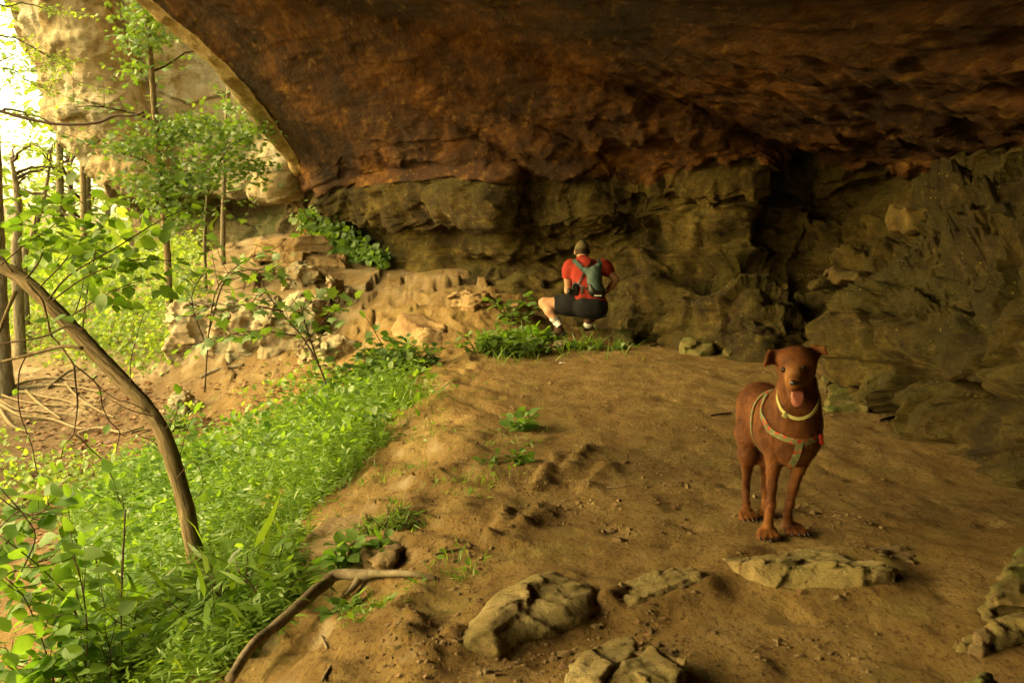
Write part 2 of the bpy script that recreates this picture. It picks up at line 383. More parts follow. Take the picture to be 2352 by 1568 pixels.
# ------------------------------------------------------------------ terrain
ROWS = [
 (-6,  [(-30,1.5),(-14,-1.6),(-6,-2.0),(-3,-1.1),(-1.3,-.45),(-.2,0),(2.5,.05),(8,.3)]),
 (1.0, [(-30,1.5),(-14,-1.8),(-6,-2.0),(-2.7,-1.0),(-1.1,-.40),(-.3,-.05),(.3,0),(1.6,0),(2.5,.10),(8,.6)]),
 (2.6, [(-30,1.6),(-14,-1.8),(-6,-1.9),(-2.4,-.95),(-.95,-.36),(-.3,-.05),(.3,0),(1.0,0),(1.6,.06),(2.5,.15),(8,.6)]),
 (5.0, [(-30,2.0),(-14,-1.6),(-6,-1.85),(-3.5,-1.32),(-1.55,-.62),(-.9,-.33),(-.25,-.03),(.3,0),(2.5,0),(8,.3)]),
 (8.0, [(-30,2.0),(-14,-1.3),(-7,-1.75),(-4,-1.3),(-2.5,-.95),(-1.2,-.35),(-.6,-.03),(0,0),(3,0),(8,.3)]),
 (10.5,[(-30,2.2),(-14,-1.0),(-8,-1.5),(-5,-1.30),(-3.3,-.95),(-2,-.5),(-1.1,-.08),(-.7,0),(0,.02),(3,0),(8,.3)]),
 (12.5,[(-30,2.4),(-12,-1.2),(-6,-1.25),(-4.2,-.75),(-3.15,-.4),(-2.2,-.12),(-1.5,.15),(-.63,.43),(0,.45),(.9,.1),(3,.1),(8,.3)]),
 (14.0,[(-30,2.6),(-12,-1.0),(-7,-.95),(-5.0,-.45),(-4.5,-.05),(-3.9,.45),(-3.0,.62),(-1.8,.70),(-1,.75),(3,.8),(8,.8)]),
 (15.5,[(-30,2.8),(-12,-.8),(-7.5,-.6),(-5.5,.0),(-4.8,.6),(-3.9,.88),(-3,.98),(-2.4,1.0),(8,1.0)]),
 (18.0,[(-35,3.0),(-14,-.6),(-9,-.2),(-6.5,.55),(-5,1.15),(-3.5,1.4),(8,1.6)]),
 (24.0,[(-40,3.0),(-20,.2),(-12,.1),(-8,.7),(-5,1.4),(8,2)]),
 (40.0,[(-60,5),(-30,1.6),(-18,.6),(-10,1.0),(8,3)]),
 (80.0,[(-90,9),(-50,3),(-20,1),(8,4)]),
 (160.0,[(-90,9),(-50,4),(-20,2),(8,5)]),
]
TX = np.concatenate([np.linspace(-90, -16, 75)[:-1], np.linspace(-16, 8, 401)])
TYn = np.concatenate([np.linspace(-6, 22, 401)[:-1], np.linspace(22, 160, 140)])
_R = np.array([np.interp(TX, [a for a, b in r], [b for a, b in r]) for y, r in ROWS])
_ry = np.array([y for y, r in ROWS])
def _hermite(ys):
    m = np.zeros_like(_R)
    dy = np.diff(_ry)[:, None]; sl = np.diff(_R, axis=0) / dy
    m[1:-1] = np.where(sl[1:] * sl[:-1] > 0, 2 * sl[1:] * sl[:-1] / np.where(np.abs(sl[1:] + sl[:-1]) < 1e-9, 1e-9, sl[1:] + sl[:-1]), 0)
    k = np.clip(np.searchsorted(_ry, ys, side='right') - 1, 0, len(_ry) - 2)
    h = (_ry[k + 1] - _ry[k]); t = ((ys - _ry[k]) / h)[:, None]; h = h[:, None]
    return (2*t**3-3*t**2+1)*_R[k] + (t**3-2*t**2+t)*h*m[k] + (-2*t**3+3*t**2)*_R[k+1] + (t**3-t**2)*h*m[k+1]
_Z = _hermite(TYn)
def _blur(A, ax, n):
    for _ in range(n):
        B = np.roll(A, 1, ax); C = np.roll(A, -1, ax); sl = [slice(None)] * 2
        sl[ax] = slice(1, -1); D = A.copy(); D[tuple(sl)] = (0.25 * B + 0.5 * A + 0.25 * C)[tuple(sl)]; A = D
    return A
_Z = _blur(_blur(_Z, 1, 10), 0, 10)
def gz0(x, y):
    x = np.asarray(x, float); y = np.asarray(y, float)
    i = np.clip(np.searchsorted(TX, x) - 1, 0, len(TX) - 2); j = np.clip(np.searchsorted(TYn, y) - 1, 0, len(TYn) - 2)
    fx = np.clip((x - TX[i]) / (TX[i + 1] - TX[i]), 0, 1); fy = np.clip((y - TYn[j]) / (TYn[j + 1] - TYn[j]), 0, 1)
    return (_Z[j, i] * (1 - fx) + _Z[j, i + 1] * fx) * (1 - fy) + (_Z[j + 1, i] * (1 - fx) + _Z[j + 1, i + 1] * fx) * fy
def _oz(l): return np.array([(CAM + ray(a, b) * (-CAM[2] / ray(a, b)[2]))[:2] for a, b in l])
SEGS = [(*_oz([a, b]), h) for a, b, h in (((1112,1244),(1160,1164),.055), ((1182,1214),(1240,1152),.045), ((1216,1114),(1280,1040),.05), ((1296,1080),(1350,1022),.045), ((1010,1170),(1050,1120),.03), ((1330,1120),(1400,1060),.025), ((880,1450),(960,1380),.04), ((960,1500),(1040,1440),.03))]
MOUND = [_oz(l) for l in ([(1058,1484),(1085,1425),(1190,1345),(1290,1322),(1390,1350),(1400,1390),(1210,1452)], [(1385,1390),(1500,1335),(1638,1338),(1620,1362),(1440,1400)],
         [(1645,1300),(1700,1278),(1990,1285),(2070,1345),(2050,1376),(1830,1380),(1690,1332)], [(1385,1620),(1400,1560),(1490,1512),(1572,1560),(1560,1640)], [(1290,1600),(1300,1545),(1460,1478),(1470,1508),(1370,1620)])]
def gz(x, y):
    x = np.asarray(x, float); y = np.asarray(y, float); z = gz0(x, y)
    p = np.stack([x, y, np.zeros_like(x)], -1)
    slope = sstep(0.25, -0.6, x) * sstep(14.5, 12.5, y)
    far = sstep(11.5, 13.5, y) * sstep(-6.5, -4.5, x) * sstep(20, 17, y)
    z = z + 0.035 * fbm(p, 4, 1.1) - 0.010 * np.maximum(fbm(p, 2, 6.5) - .22, 0) * 4 * sstep(-.6, .2, x) + 0.014 * fbm(p * [1, .55, 1], 4, 5) * (1 + 1.5 * slope)
    # eroded ledges and clods along the bank
    q = p @ rotm(0, 0, 28)
    z = z + slope * 0.10 * (np.maximum(ridged(q * [1.1, 0.4, 1], 5, 2.2) - 0.15, 0)) * sstep(-2.6, -1.2, x)
    z = z + (0.3 + slope) * 0.02 * np.maximum(fbm(q * [1, .5, 1], 4, 8) - .05, 0) * sstep(.5, -.3, np.abs(fbm(p, 2, .9)) - .3)
    z = z + slope * 0.012 * np.maximum(fbm(p, 3, 17), 0) + 0.004 * fbm(p, 3, 26)
    fm = far > 0
    if fm.any(): zf = np.zeros_like(z); zf[fm] = facets(p[fm] + .1 * fbm(p[fm], 2, 2)[..., None], (.62, .5, 1), .05, .06, 41); z = z + far * zf
    z = z + far * (0.06 * ridged(p * [1, 1.5, 1], 3, 0.9) + 0.015 * ridged(p, 3, 3.1))
    st = 0.17; zz = z / st + 1.6 * fbm(p, 4, 0.9); fr = zz - np.floor(zz)
    z = z + far * st * (sstep(0.45, 0.95, fr) - fr) * 0.55 * sstep(-.2, .3, fbm(p, 2, 1.1))
    z = z + 0.05 * fbm(p, 2, 0.55) * sstep(11, 8, y) * sstep(-1, 0, x)
    for A_, B_, hh in SEGS:
        m = (np.abs(x - (A_[0] + B_[0]) / 2) < .8) & (np.abs(y - (A_[1] + B_[1]) / 2) < .8)
        if m.any():
            X = np.stack([x[m], y[m]], -1); pt = p[m]; e = B_ - A_; w = X + .03 * np.stack([fbm(pt, 2, 7), fbm(pt + 5, 2, 7)], -1) - A_; t = (w @ e) / (e @ e); s_ = (w[:, 0] * e[1] - w[:, 1] * e[0]) / np.linalg.norm(e)
            pr = np.where(s_ > 0, np.exp(-(s_ / .10) ** 2), np.exp(-(s_ / .016) ** 2)) * sstep(-.08, .06, t) * sstep(1.1, .9, t)
            z = np.array(z); z[m] = z[m] + hh * pr * (.75 + .8 * fbm(pt, 3, 9))
    for pg in MOUND:
        c = pg.mean(0); r = np.abs(pg - c).max() + .3; m = (np.abs(x - c[0]) < r) & (np.abs(y - c[1]) < r)
        if m.any():
            X = np.stack([x[m], y[m]], -1); pt = p[m]; d = np.full(len(X), 9.0)
            for i in range(len(pg)):
                a, b = pg[i - 1], pg[i]; e = b - a; w = X - a; t = np.clip((w @ e) / (e @ e), 0, 1); d = np.minimum(d, np.linalg.norm(w - t[:, None] * e, axis=1))
            z = np.array(z); z[m] = z[m] + (.020 + .014 * fbm(pt, 2, 9)) * np.exp(-(d / .055) ** 2)
    return z
def hit(px, py, fn=None):
    fn = fn or gz; r = ray(px, py); r = r / r[1]
    d = np.concatenate([np.linspace(1.5, 20, 1500), np.linspace(20, 90, 700)])
    Q = CAM + d[:, None] * r; g = Q[:, 2] - fn(Q[:, 0], Q[:, 1]); k = np.argmax(g < 0)
    return Q[k] if (g < 0).any() else Q[-1]

ys = [-6.0]
while ys[-1] < 150:
    y = ys[-1]; ys.append(y + (0.35 if y < 0 else 0.12 if y < 1.6 else max(0.016, 0.0062 * y) if y < 22 else 0.03 * y))
xs = np.concatenate([np.linspace(-90, -18, 40)[:-1], np.linspace(-18, -8, 70)[:-1], np.linspace(-8, -4, 90)[:-1], np.linspace(-4, 3.2, 330)[:-1], np.linspace(3.2, 9, 20)])
gx, gy = np.meshgrid(xs, np.array(ys), indexing='ij')
G = np.stack([gx, gy, gz(gx, gy)], -1)
solo('ground', G.reshape(-1, 3), grid_faces(*gx.shape, flip=True), M['soil'], kind='structure')

# ------------------------------------------------------------------ rock shelter (lofted sections: wall foot -> ceiling -> lip -> outer face)
def W(px, py, d): return tuple(P(px, py, d))
def sect(foot, low, mid, top, junc, lip, rise=0.8, out=(-.35, .05, .35), sag=0.0):
    foot = np.array(foot, float); f0 = foot + [0, 0, -0.9]
    junc = np.array(junc, float); lip = np.array(lip, float)
    c = []
    for t in (0.14, 0.32, 0.52, 0.72, 0.9):
        q = junc + (lip - junc) * t; q[2] = junc[2] + (lip[2] - junc[2]) * (t ** rise) + sag * math.sin(PI * t); c.append(q)
    o1 = lip + np.array(out) * [1.3, 1, .9]; o2 = o1 + [0.1, 0.05, 1.6]; o3 = o2 + [0.9, 0.3, 4.5]; o4 = o3 + [1.5, .2, 5.5]; o5 = o4 + [9, 0, 1.5]
    return [f0, foot, low, mid, top, junc, *c, lip, o1, o2, o3, o4, o5]
ST = [
 sect((-4.4,-5.6,-1.4), (-4.4,-5.7,-.4), (-4.4,-5.9,.8), (-4.4,-6.0,1.9), (-4.4,-5.7,2.05), (-5.2,-4.6,2.4)),  # first stations close the rear, unseen, added to block light from behind the camera
 sect((-1.2,-5.6,-.2), (-1.2,-5.7,.5), (-1.2,-6,1.3), (-1.1,-6.1,1.9), (-1.2,-5.8,2.05), (-5.0,-3.9,2.7)),
 sect((1.7,-4.4,.0), (1.8,-4.5,.7), (2.0,-4.7,1.4), (2.4,-4.9,1.9), (2.0,-4.6,2.0), (-4.9,-2.8,3.0)),
 sect((2.7,-1,.1), (2.7,-1,.8), (3.0,-1,1.4), (3.7,-1,1.85), (3.3,-1,2.0), (-4.9,-.6,3.2)),
 sect((2.55,3,.1), (2.60,3,.7), (3.0,3,1.25), (4.2,3.1,1.75), (3.5,3,1.9), (-5.1,3.2,3.1)),  # near lips lie out of view, set low to darken the right floor
 sect(W(2352,1090,4.85), W(2345,900,5.0), W(2340,700,5.3), W(2420,380,7.2), (3.9,6.0,1.85), (-5.1,4.8,3.3)),
 sect(W(2180,1005,5.75), W(2170,860,5.85), W(2180,690,6.2), W(2290,440,7.6), (4.0,7.4,1.85), (-5.1,6.2,3.8)),
 sect(W(2045,935,6.7), W(2020,830,6.75), W(2040,720,7.0), W(2160,480,8.3), (4.1,8.9,1.9), (-5.1,7.4,4.0)),
 sect(W(1985,850,8.4), W(1965,770,8.3), W(1985,705,8.9), W(2110,560,10.2), (4.0,10.4,1.95), (-5.1,8.6,4.2)),
 sect(W(1890,825,9.7), W(1870,730,9.9), W(1870,640,11.0), W(1880,450,11.6), W(1860,350,11.0), (-5.0,9.5,4.25)),
 sect(W(1700,822,9.9), W(1700,700,10.2), W(1690,650,11.0), W(1700,460,11.3), W(1690,352,10.8), (-4.95,10.3,4.25)),
 sect(W(1530,790,11.1), W(1520,690,11.4), W(1500,600,12.0), W(1490,480,12.1), W(1470,385,11.7), (-4.85,11.0,4.25)),
 sect(W(1400,760,12.1), W(1390,670,12.4), W(1370,560,12.4), W(1350,460,12.0), W(1340,388,11.7), (-4.75,11.6,4.25)),
 sect(W(1280,735,12.6), W(1270,640,12.9), W(1250,540,12.8), W(1230,450,12.3), W(1225,392,12.0), (-4.6,12.1,4.25)),
 sect(W(1150,675,13.1), W(1140,600,13.4), W(1130,520,12.8), W(1120,460,12.3), W(1120,392,12.1), W(350,0,12.5)),
 sect(W(1000,635,13.8), W(990,580,14.1), W(980,510,13.9), W(970,455,13.3), W(970,400,13.2), W(440,75,13.0)),
 sect(W(880,605,14.9), W(870,560,15.2), W(860,500,15.0), W(860,455,14.5), W(860,408,14.3), W(520,150,13.5), out=(-.3,.1,.3)),
 sect(W(800,575,15.8), W(790,530,16.1), W(785,490,15.9), W(785,455,15.5), W(780,420,15.2), W(600,245,14.6), out=(-.3,.1,.25)),
 sect(W(750,540,16.6), W(745,510,16.8), W(740,480,16.7), W(735,452,16.3), W(735,432,15.9), W(655,320,15.5), out=(-.25,.1,.2)),
 sect(W(715,520,17.2), W(712,500,17.4), W(708,476,17.3), W(705,455,17.0), W(702,443,16.5), W(690,385,16.1), out=(-.15,.15,.2)),
 sect(W(670,515,17.9), W(668,498,18.1), W(664,476,18.1), W(662,458,17.8), W(660,447,17.2), W(668,425,16.9), out=(-.02,.3,.3)),
]
def catmull_at(C, t):
    m = len(C); i = np.clip(t.astype(int), 0, m - 2); f = (t - i).reshape((-1,) + (1,) * (C.ndim - 1))
    g = lambda k: C[np.clip(k, 0, m - 1)]
    p0 = np.where((i == 0).reshape(f.shape), 2 * g(i) - g(i + 1), g(i - 1)); p1 = g(i); p2 = g(i + 1)
    p3 = np.where((i == m - 2).reshape(f.shape), 2 * g(i + 1) - g(i), g(i + 2))
    return 0.5 * (2*p1 + (p2-p0)*f + (2*p0-5*p1+4*p2-p3)*f*f + (3*p1-p0-3*p2+p3)*f**3)
CN = np.array([[np.array(p, float) for p in s] for s in ST])      # (S, K, 3)
S_, K_ = CN.shape[:2]
nu = 720
tu = np.concatenate([np.linspace(0, 4.2, 36)[:-1], np.linspace(4.2, 9.5, 400)[:-1], np.linspace(9.5, 13, 230)[:-1], np.linspace(13, S_ - 1, 200)])
A = None
# sample profile with more points where it is seen
kk = np.concatenate([np.linspace(0, 1, 10)[:-1], np.linspace(1, 5, 190)[:-1], np.linspace(5, 11, 270)[:-1], np.linspace(11, 12, 30)[:-1], np.linspace(12, 13, 14)[:-1], np.linspace(13, 16, 14)])
A = np.swapaxes(catmull_at(CN, tu), 0, 1); G = catmull_at(A, kk)                                  # (V, U, 3)
N = grid_normals(G)
N = N * np.sign((N * (np.array([-1.0, 7.0, 1.2]) - G)).sum(-1).mean()) if False else N
k2 = kk[:, None] * np.ones(G.shape[1])[None]
wallw = sstep(5.3, 4.8, k2); ceilw = sstep(4.9, 5.6, k2)
GA, NA, KA = G, N, k2; rw = int(np.searchsorted(kk, 5.31)); rc = int(np.searchsorted(kk, 4.89)); G = GA[:rw]
# orientation: normals should point into the hollow
nn = N[kk.searchsorted(8), 400]
if nn[2] > 0: N = -N
strata = perlin(np.stack([G[..., 0] * .35, G[..., 1] * .35, G[..., 2] * 5.5 + 0.5 * fbm(G, 3, 1.2)], -1))
blocks = ridged(G * [1, 1, 1.4], 4, 1.0)
right = sstep(0.5, 2.6, G[..., 0])
def beds(Q, pitch, amp, tilt=(0, 0), ns=.7):
    # beds of unequal hardness: each stands proud by its own amount, with a sharp edge
    h = (Q[..., 2] + tilt[0] * Q[..., 0] + tilt[1] * Q[..., 1]) / pitch + ns * fbm(Q, 3, .7) + .12 * fbm(Q, 3, 4); i = np.floor(h); f = h - i
    def rv(k): q = np.stack([Q[..., 0] * .5, Q[..., 1] * .5, k * 7.31], -1); return perlin(q + .37) + .6 * perlin(q * 3.1)
    a = rv(i); b = rv(i + 1); return amp * (a + (b - a) * sstep(.82, 1.0, f))
def boxm(v, a, b, e): return sstep(a - e, a + e, v) * sstep(b + e, b - e, v)
dw = 0.14 * fbm(G, 3, .8) + 0.10 * strata + 0.075 * blocks + 0.04 * fbm(G, 4, 4.0) + 0.015 * ridged(G, 3, 9)
q = G @ rotm(0, 0, -30)
gxp, gyp, _ = proj(G); gz_ = G[..., 2]
dw = dw + (beds(G, .34, .16) + beds(G, .11, .05)) * (1 - .45 * boxm(G[..., 0], -.3, 2.0, .4)) + 0.03 * np.sign(perlin(G * 3.1)) * np.minimum(1, 6 * np.abs(perlin(G * 3.1)))
but = boxm(G[..., 0] + .12 * fbm(G, 3, 2), .28, 1.75, .10) * boxm(G[..., 1], 9, 13, .3) * sstep(.75, 1.25, gz_ + .25 * (G[..., 0] - .9))
dw = dw + .12 * but + .26 * boxm(G[..., 0], -3.0, .15, .25) * sstep(1.47, 1.56, gz_ + .1 * fbm(G, 3, 1.5)) * boxm(G[..., 1], 10, 17, .5)
dw = dw - .30 * boxm(gz_ + .06 * fbm(G, 3, 2), .60, .98, .07) * boxm(G[..., 0], 1.9, 3.9, .3) * boxm(G[..., 1], 8.2, 12, .4)
dw = dw + facets(G + .15 * fbm(G, 2, 1.5)[..., None], (.55, .55, .26), .045, .035, 3) + facets(G, (.17, .17, .11), .016, .02, 9) + right * facets(G @ rotm(0, 20, 20), (.70, .55, .30), .06, .04, 21)
dw = dw + right * beds(G @ rotm(0, 12, 15), .30, .10, ns=.6)
dw = dw + right * (0.13 * ridged(q * [1.0, 1, 2.2], 4, 1.1) + 0.08 * np.sign(perlin(q * [1.3, 1.3, 3.5])) * np.minimum(1, 4 * np.abs(perlin(q * [1.3, 1.3, 3.5]))))
DWALL = dw; G = GA[rc:]; k2 = KA[rc:]
q2 = G @ rotm(0, 0, 35)
dc = 0.13 * fbm(G, 3, .45) + 0.07 * fbm(q2 * [1.0, .35, 1.0], 4, 2.2) + 0.03 * ridged(q2 * [1, .3, 1], 4, 4.5) + 0.012 * fbm(G, 3, 14)
dc = dc * .6 + sstep(6.6, 5.4, k2) * facets(G, (.45, .45, .22), .04, .03, 31)
dc = dc + 0.10 * sstep(7.2, 5.2, k2) * ridged(G, 4, 1.6)
# broken rougher roof rock deeper in
dc = dc + sstep(0.4, 2.2, G[..., 0] + 0.3 * (G[..., 1] - 8)) * (0.08 * ridged(G, 4, 1.3) + 0.04 * fbm(G, 3, 6))
lipw = sstep(10.2, 11.5, k2)
dc = dc * (1 - 0.6 * lipw) + lipw * (0.05 * ridged(G * [1, 1, .5], 4, 2.0))
G, k2 = GA, KA; z0 = np.zeros(G.shape[:2]); z0[:rw] = DWALL; dw = z0; z0 = np.zeros(G.shape[:2]); z0[rc:] = dc; dc = z0
# fade displacement near the camera so nothing closes on it
near = np.linalg.norm(G - CAM, axis=-1)
D = (dw * wallw + dc * ceilw) * sstep(0.6, 2.5, near)
u_ = np.linspace(0, 1, G.shape[1])[None] * np.ones(G.shape[0])[:, None]
# undercut line between wall and roof
groove = np.exp(-((k2 - 4.75 - 0.25 * fbm(G, 2, 1.0)) / 0.22) ** 2)
D = D - 0.16 * groove
G = G + N * D[..., None]
nv_, nu_ = G.shape[:2]
F = grid_faces(nv_, nu_)
row = F[:, 0] // nu_
cut = int(np.searchsorted(kk, 4.85)); cut2 = int(np.searchsorted(kk, 10.82))
def sub(name, r0, r1, mat, kind='structure'):
    V = G[r0:r1 + 1].reshape(-1, 3); solo(name, V, grid_faces(r1 + 1 - r0, nu_), mat, kind=kind)
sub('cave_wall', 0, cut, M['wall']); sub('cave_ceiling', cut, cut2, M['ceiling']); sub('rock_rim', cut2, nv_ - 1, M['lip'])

# ------------------------------------------------------------------ pale cliff beyond
def cs(foot, rec, inn, edge, f1, f2, top):
    foot = np.array(foot, float); top = np.array(top, float)
    return [foot + [0, 0, -1.2], foot, rec, inn, edge, f1, f2, top, top + [2, 4, 6], top + [6, 14, 8]]
CS = [
 cs(W(800,560,18.5), W(800,470,18.5), W(800,440,18.0), W(790,425,17.2), W(790,320,17.4), W(780,120,17.6), W(770,-400,18)),
 cs(W(712,530,18.3), W(708,470,18.4), W(702,445,17.6), W(696,430,16.75), W(680,330,16.9), W(670,150,17.3), W(660,-400,17.8)),
 cs(W(668,530,18.5), W(664,462,18.6), W(660,442,17.8), W(655,432,16.95), W(645,320,17.15), W(632,150,17.5), W(620,-400,18)),
 cs(W(620,540,18.9), W(610,466,19.2), W(605,440,18.4), W(600,432,17.9), W(600,330,18.4), W(585,150,18.5), W(560,-400,18.5)),
 cs(W(510,560,19.6), W(505,478,20.2), W(500,446,19.2), W(500,434,18.4), W(490,335,18.9), W(455,150,18.8), W(430,-400,18.5)),
 cs(W(400,590,20.5), W(400,486,21), W(390,456,19.6), W(395,442,18.5), W(375,345,18.6), W(335,150,18.3), W(300,-400,18)),
 cs(W(330,590,21.5), W(330,486,22), W(320,464,20), W(300,452,18.7), W(275,350,18.2), W(215,150,17.8), W(150,-400,17.5)),
 cs(W(330,590,23.5), W(320,470,23.5), W(290,420,21.5), W(215,388,19.0), W(185,290,18.6), W(125,120,18.2), W(20,-400,17.8)),
 cs(W(330,590,26.0), W(310,450,26), W(270,380,24), W(140,292,19.8), W(118,215,19.6), W(62,80,19.4), W(-60,-400,19.2)),
 cs(W(340,590,30), W(320,430,30), W(290,350,28), W(170,230,23.5), W(150,150,23.3), W(90,50,23), W(0,-400,23)),
 cs(W(360,590,36), W(340,430,36), W(320,350,34), W(260,230,30), W(240,150,30), W(200,50,30), W(120,-400,30)),
]
CC = np.array([[np.array(p, float) for p in s] for s in CS])
A = np.swapaxes(catmull(CC, 420), 0, 1)
kk = np.concatenate([np.linspace(0, 1, 8)[:-1], np.linspace(1, 4, 90)[:-1], np.linspace(4, 7, 230)[:-1], np.linspace(7, 9, 12)])
G = catmull_at(A, kk); N = grid_normals(G); k2 = kk[:, None] * np.ones(G.shape[1])[None]
if N[kk.searchsorted(5), 150][1] > 0: N = -N
strata = perlin(np.stack([G[..., 0] * .22, G[..., 1] * .22, G[..., 2] * 2.6 + 0.6 * fbm(G, 3, .5)], -1))
D = 0.22 * fbm(G, 3, .45) + 0.14 * strata + 0.10 * ridged(G, 4, .8) + 0.05 * fbm(G, 4, 3)
D = D + facets(G + .2 * fbm(G, 2, 1)[..., None], (.9, .9, .6), .05, .06, 51)
bx = sstep(-6.0, -7.6, G[..., 0])                    # the outer block is pitted and split by a crack
D = D + bx * (0.12 * ridged(G @ rotm(0, 25, 0) * [1.6, 1, 1], 4, 1.6))
crack = np.exp(-((G[..., 0] - (-6.35 - 0.25 * (G[..., 2] - 3.0)) - 0.12 * fbm(G, 3, 1.5)) / 0.10) ** 2)
D = D - 0.30 * crack * sstep(3.9, 4.3, k2)
# honeycombed yellow band near the bottom edge
band = np.exp(-((k2 - 4.35) / 0.35) ** 2) * sstep(-6.5, -5.5, G[..., 0])
D = D - band * 0.16 * np.maximum(ridged(G, 3, 1.9), 0)
pil = np.exp(-(((G[..., 0] + 3.78 - .12 * (G[..., 2] - 2.2)) / .26) ** 2)) * sstep(3.6, 2.2, G[..., 2]) * sstep(3.8, 4.05, k2)
D = D + .55 * pil
G = G + N * D[..., None]
cr = int(np.searchsorted(kk, 3.3)); nu_ = G.shape[1]
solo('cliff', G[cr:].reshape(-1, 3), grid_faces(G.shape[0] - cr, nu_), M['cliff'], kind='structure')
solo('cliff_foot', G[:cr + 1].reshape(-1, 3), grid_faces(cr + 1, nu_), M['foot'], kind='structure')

# ------------------------------------------------------------------ light
world = bpy.data.worlds.new('World'); scene.world = world; world.use_nodes = True
nt = world.node_tree; bg = nt.nodes['Background']
SUN_EL, SUN_AZ = math.radians(35), math.radians(-99)         # azimuth clockwise from +Y: from the open left side
sky = nt.nodes.new('ShaderNodeTexSky'); sky.sky_type = 'NISHITA'; sky.sun_disc = False
sky.sun_elevation = SUN_EL; sky.sun_rotation = SUN_AZ; sky.dust_density = 3.0; sky.ozone_density = 0.6; sky.air_density = 1.0
mx = nt.nodes.new('ShaderNodeMix'); mx.data_type = 'RGBA'; mx.blend_type = 'MULTIPLY'; mx.inputs[0].default_value = 1.0
mx.inputs[7].default_value = (1.20, 1.0, 0.47, 1)           # daylight filtered by the canopy
nt.links.new(sky.outputs[0], mx.inputs[6]); nt.links.new(mx.outputs[2], bg.inputs[0]); bg.inputs[1].default_value = 0.15
sun = bpy.data.lights.new('sun', 'SUN'); sun.energy = 0.27; sun.angle = math.radians(24); sun.color = (1.0, 0.94, 0.64)
so = bpy.data.objects.new('sun', sun); COL.objects.link(so)
sd = Vector((math.sin(SUN_AZ) * math.cos(SUN_EL), math.cos(SUN_AZ) * math.cos(SUN_EL), math.sin(SUN_EL)))
so.rotation_euler = sd.to_track_quat('Z', 'Y').to_euler(); so.location = (0, 0, 30)
vs = scene.view_settings; vs.view_transform = 'Standard'; vs.look = 'None'; vs.exposure = 2.75; vs.gamma = 1.0
scene.render.engine = 'CYCLES'
cy = scene.cycles; cy.use_denoising = True; cy.denoiser = 'OPENIMAGEDENOISE'
cy.max_bounces = 9; cy.diffuse_bounces = 6; cy.glossy_bounces = 2; cy.transmission_bounces = 6; cy.transparent_max_bounces = 4
cy.caustics_reflective = False; cy.caustics_refractive = False
cy.sample_clamp_indirect = 6.0
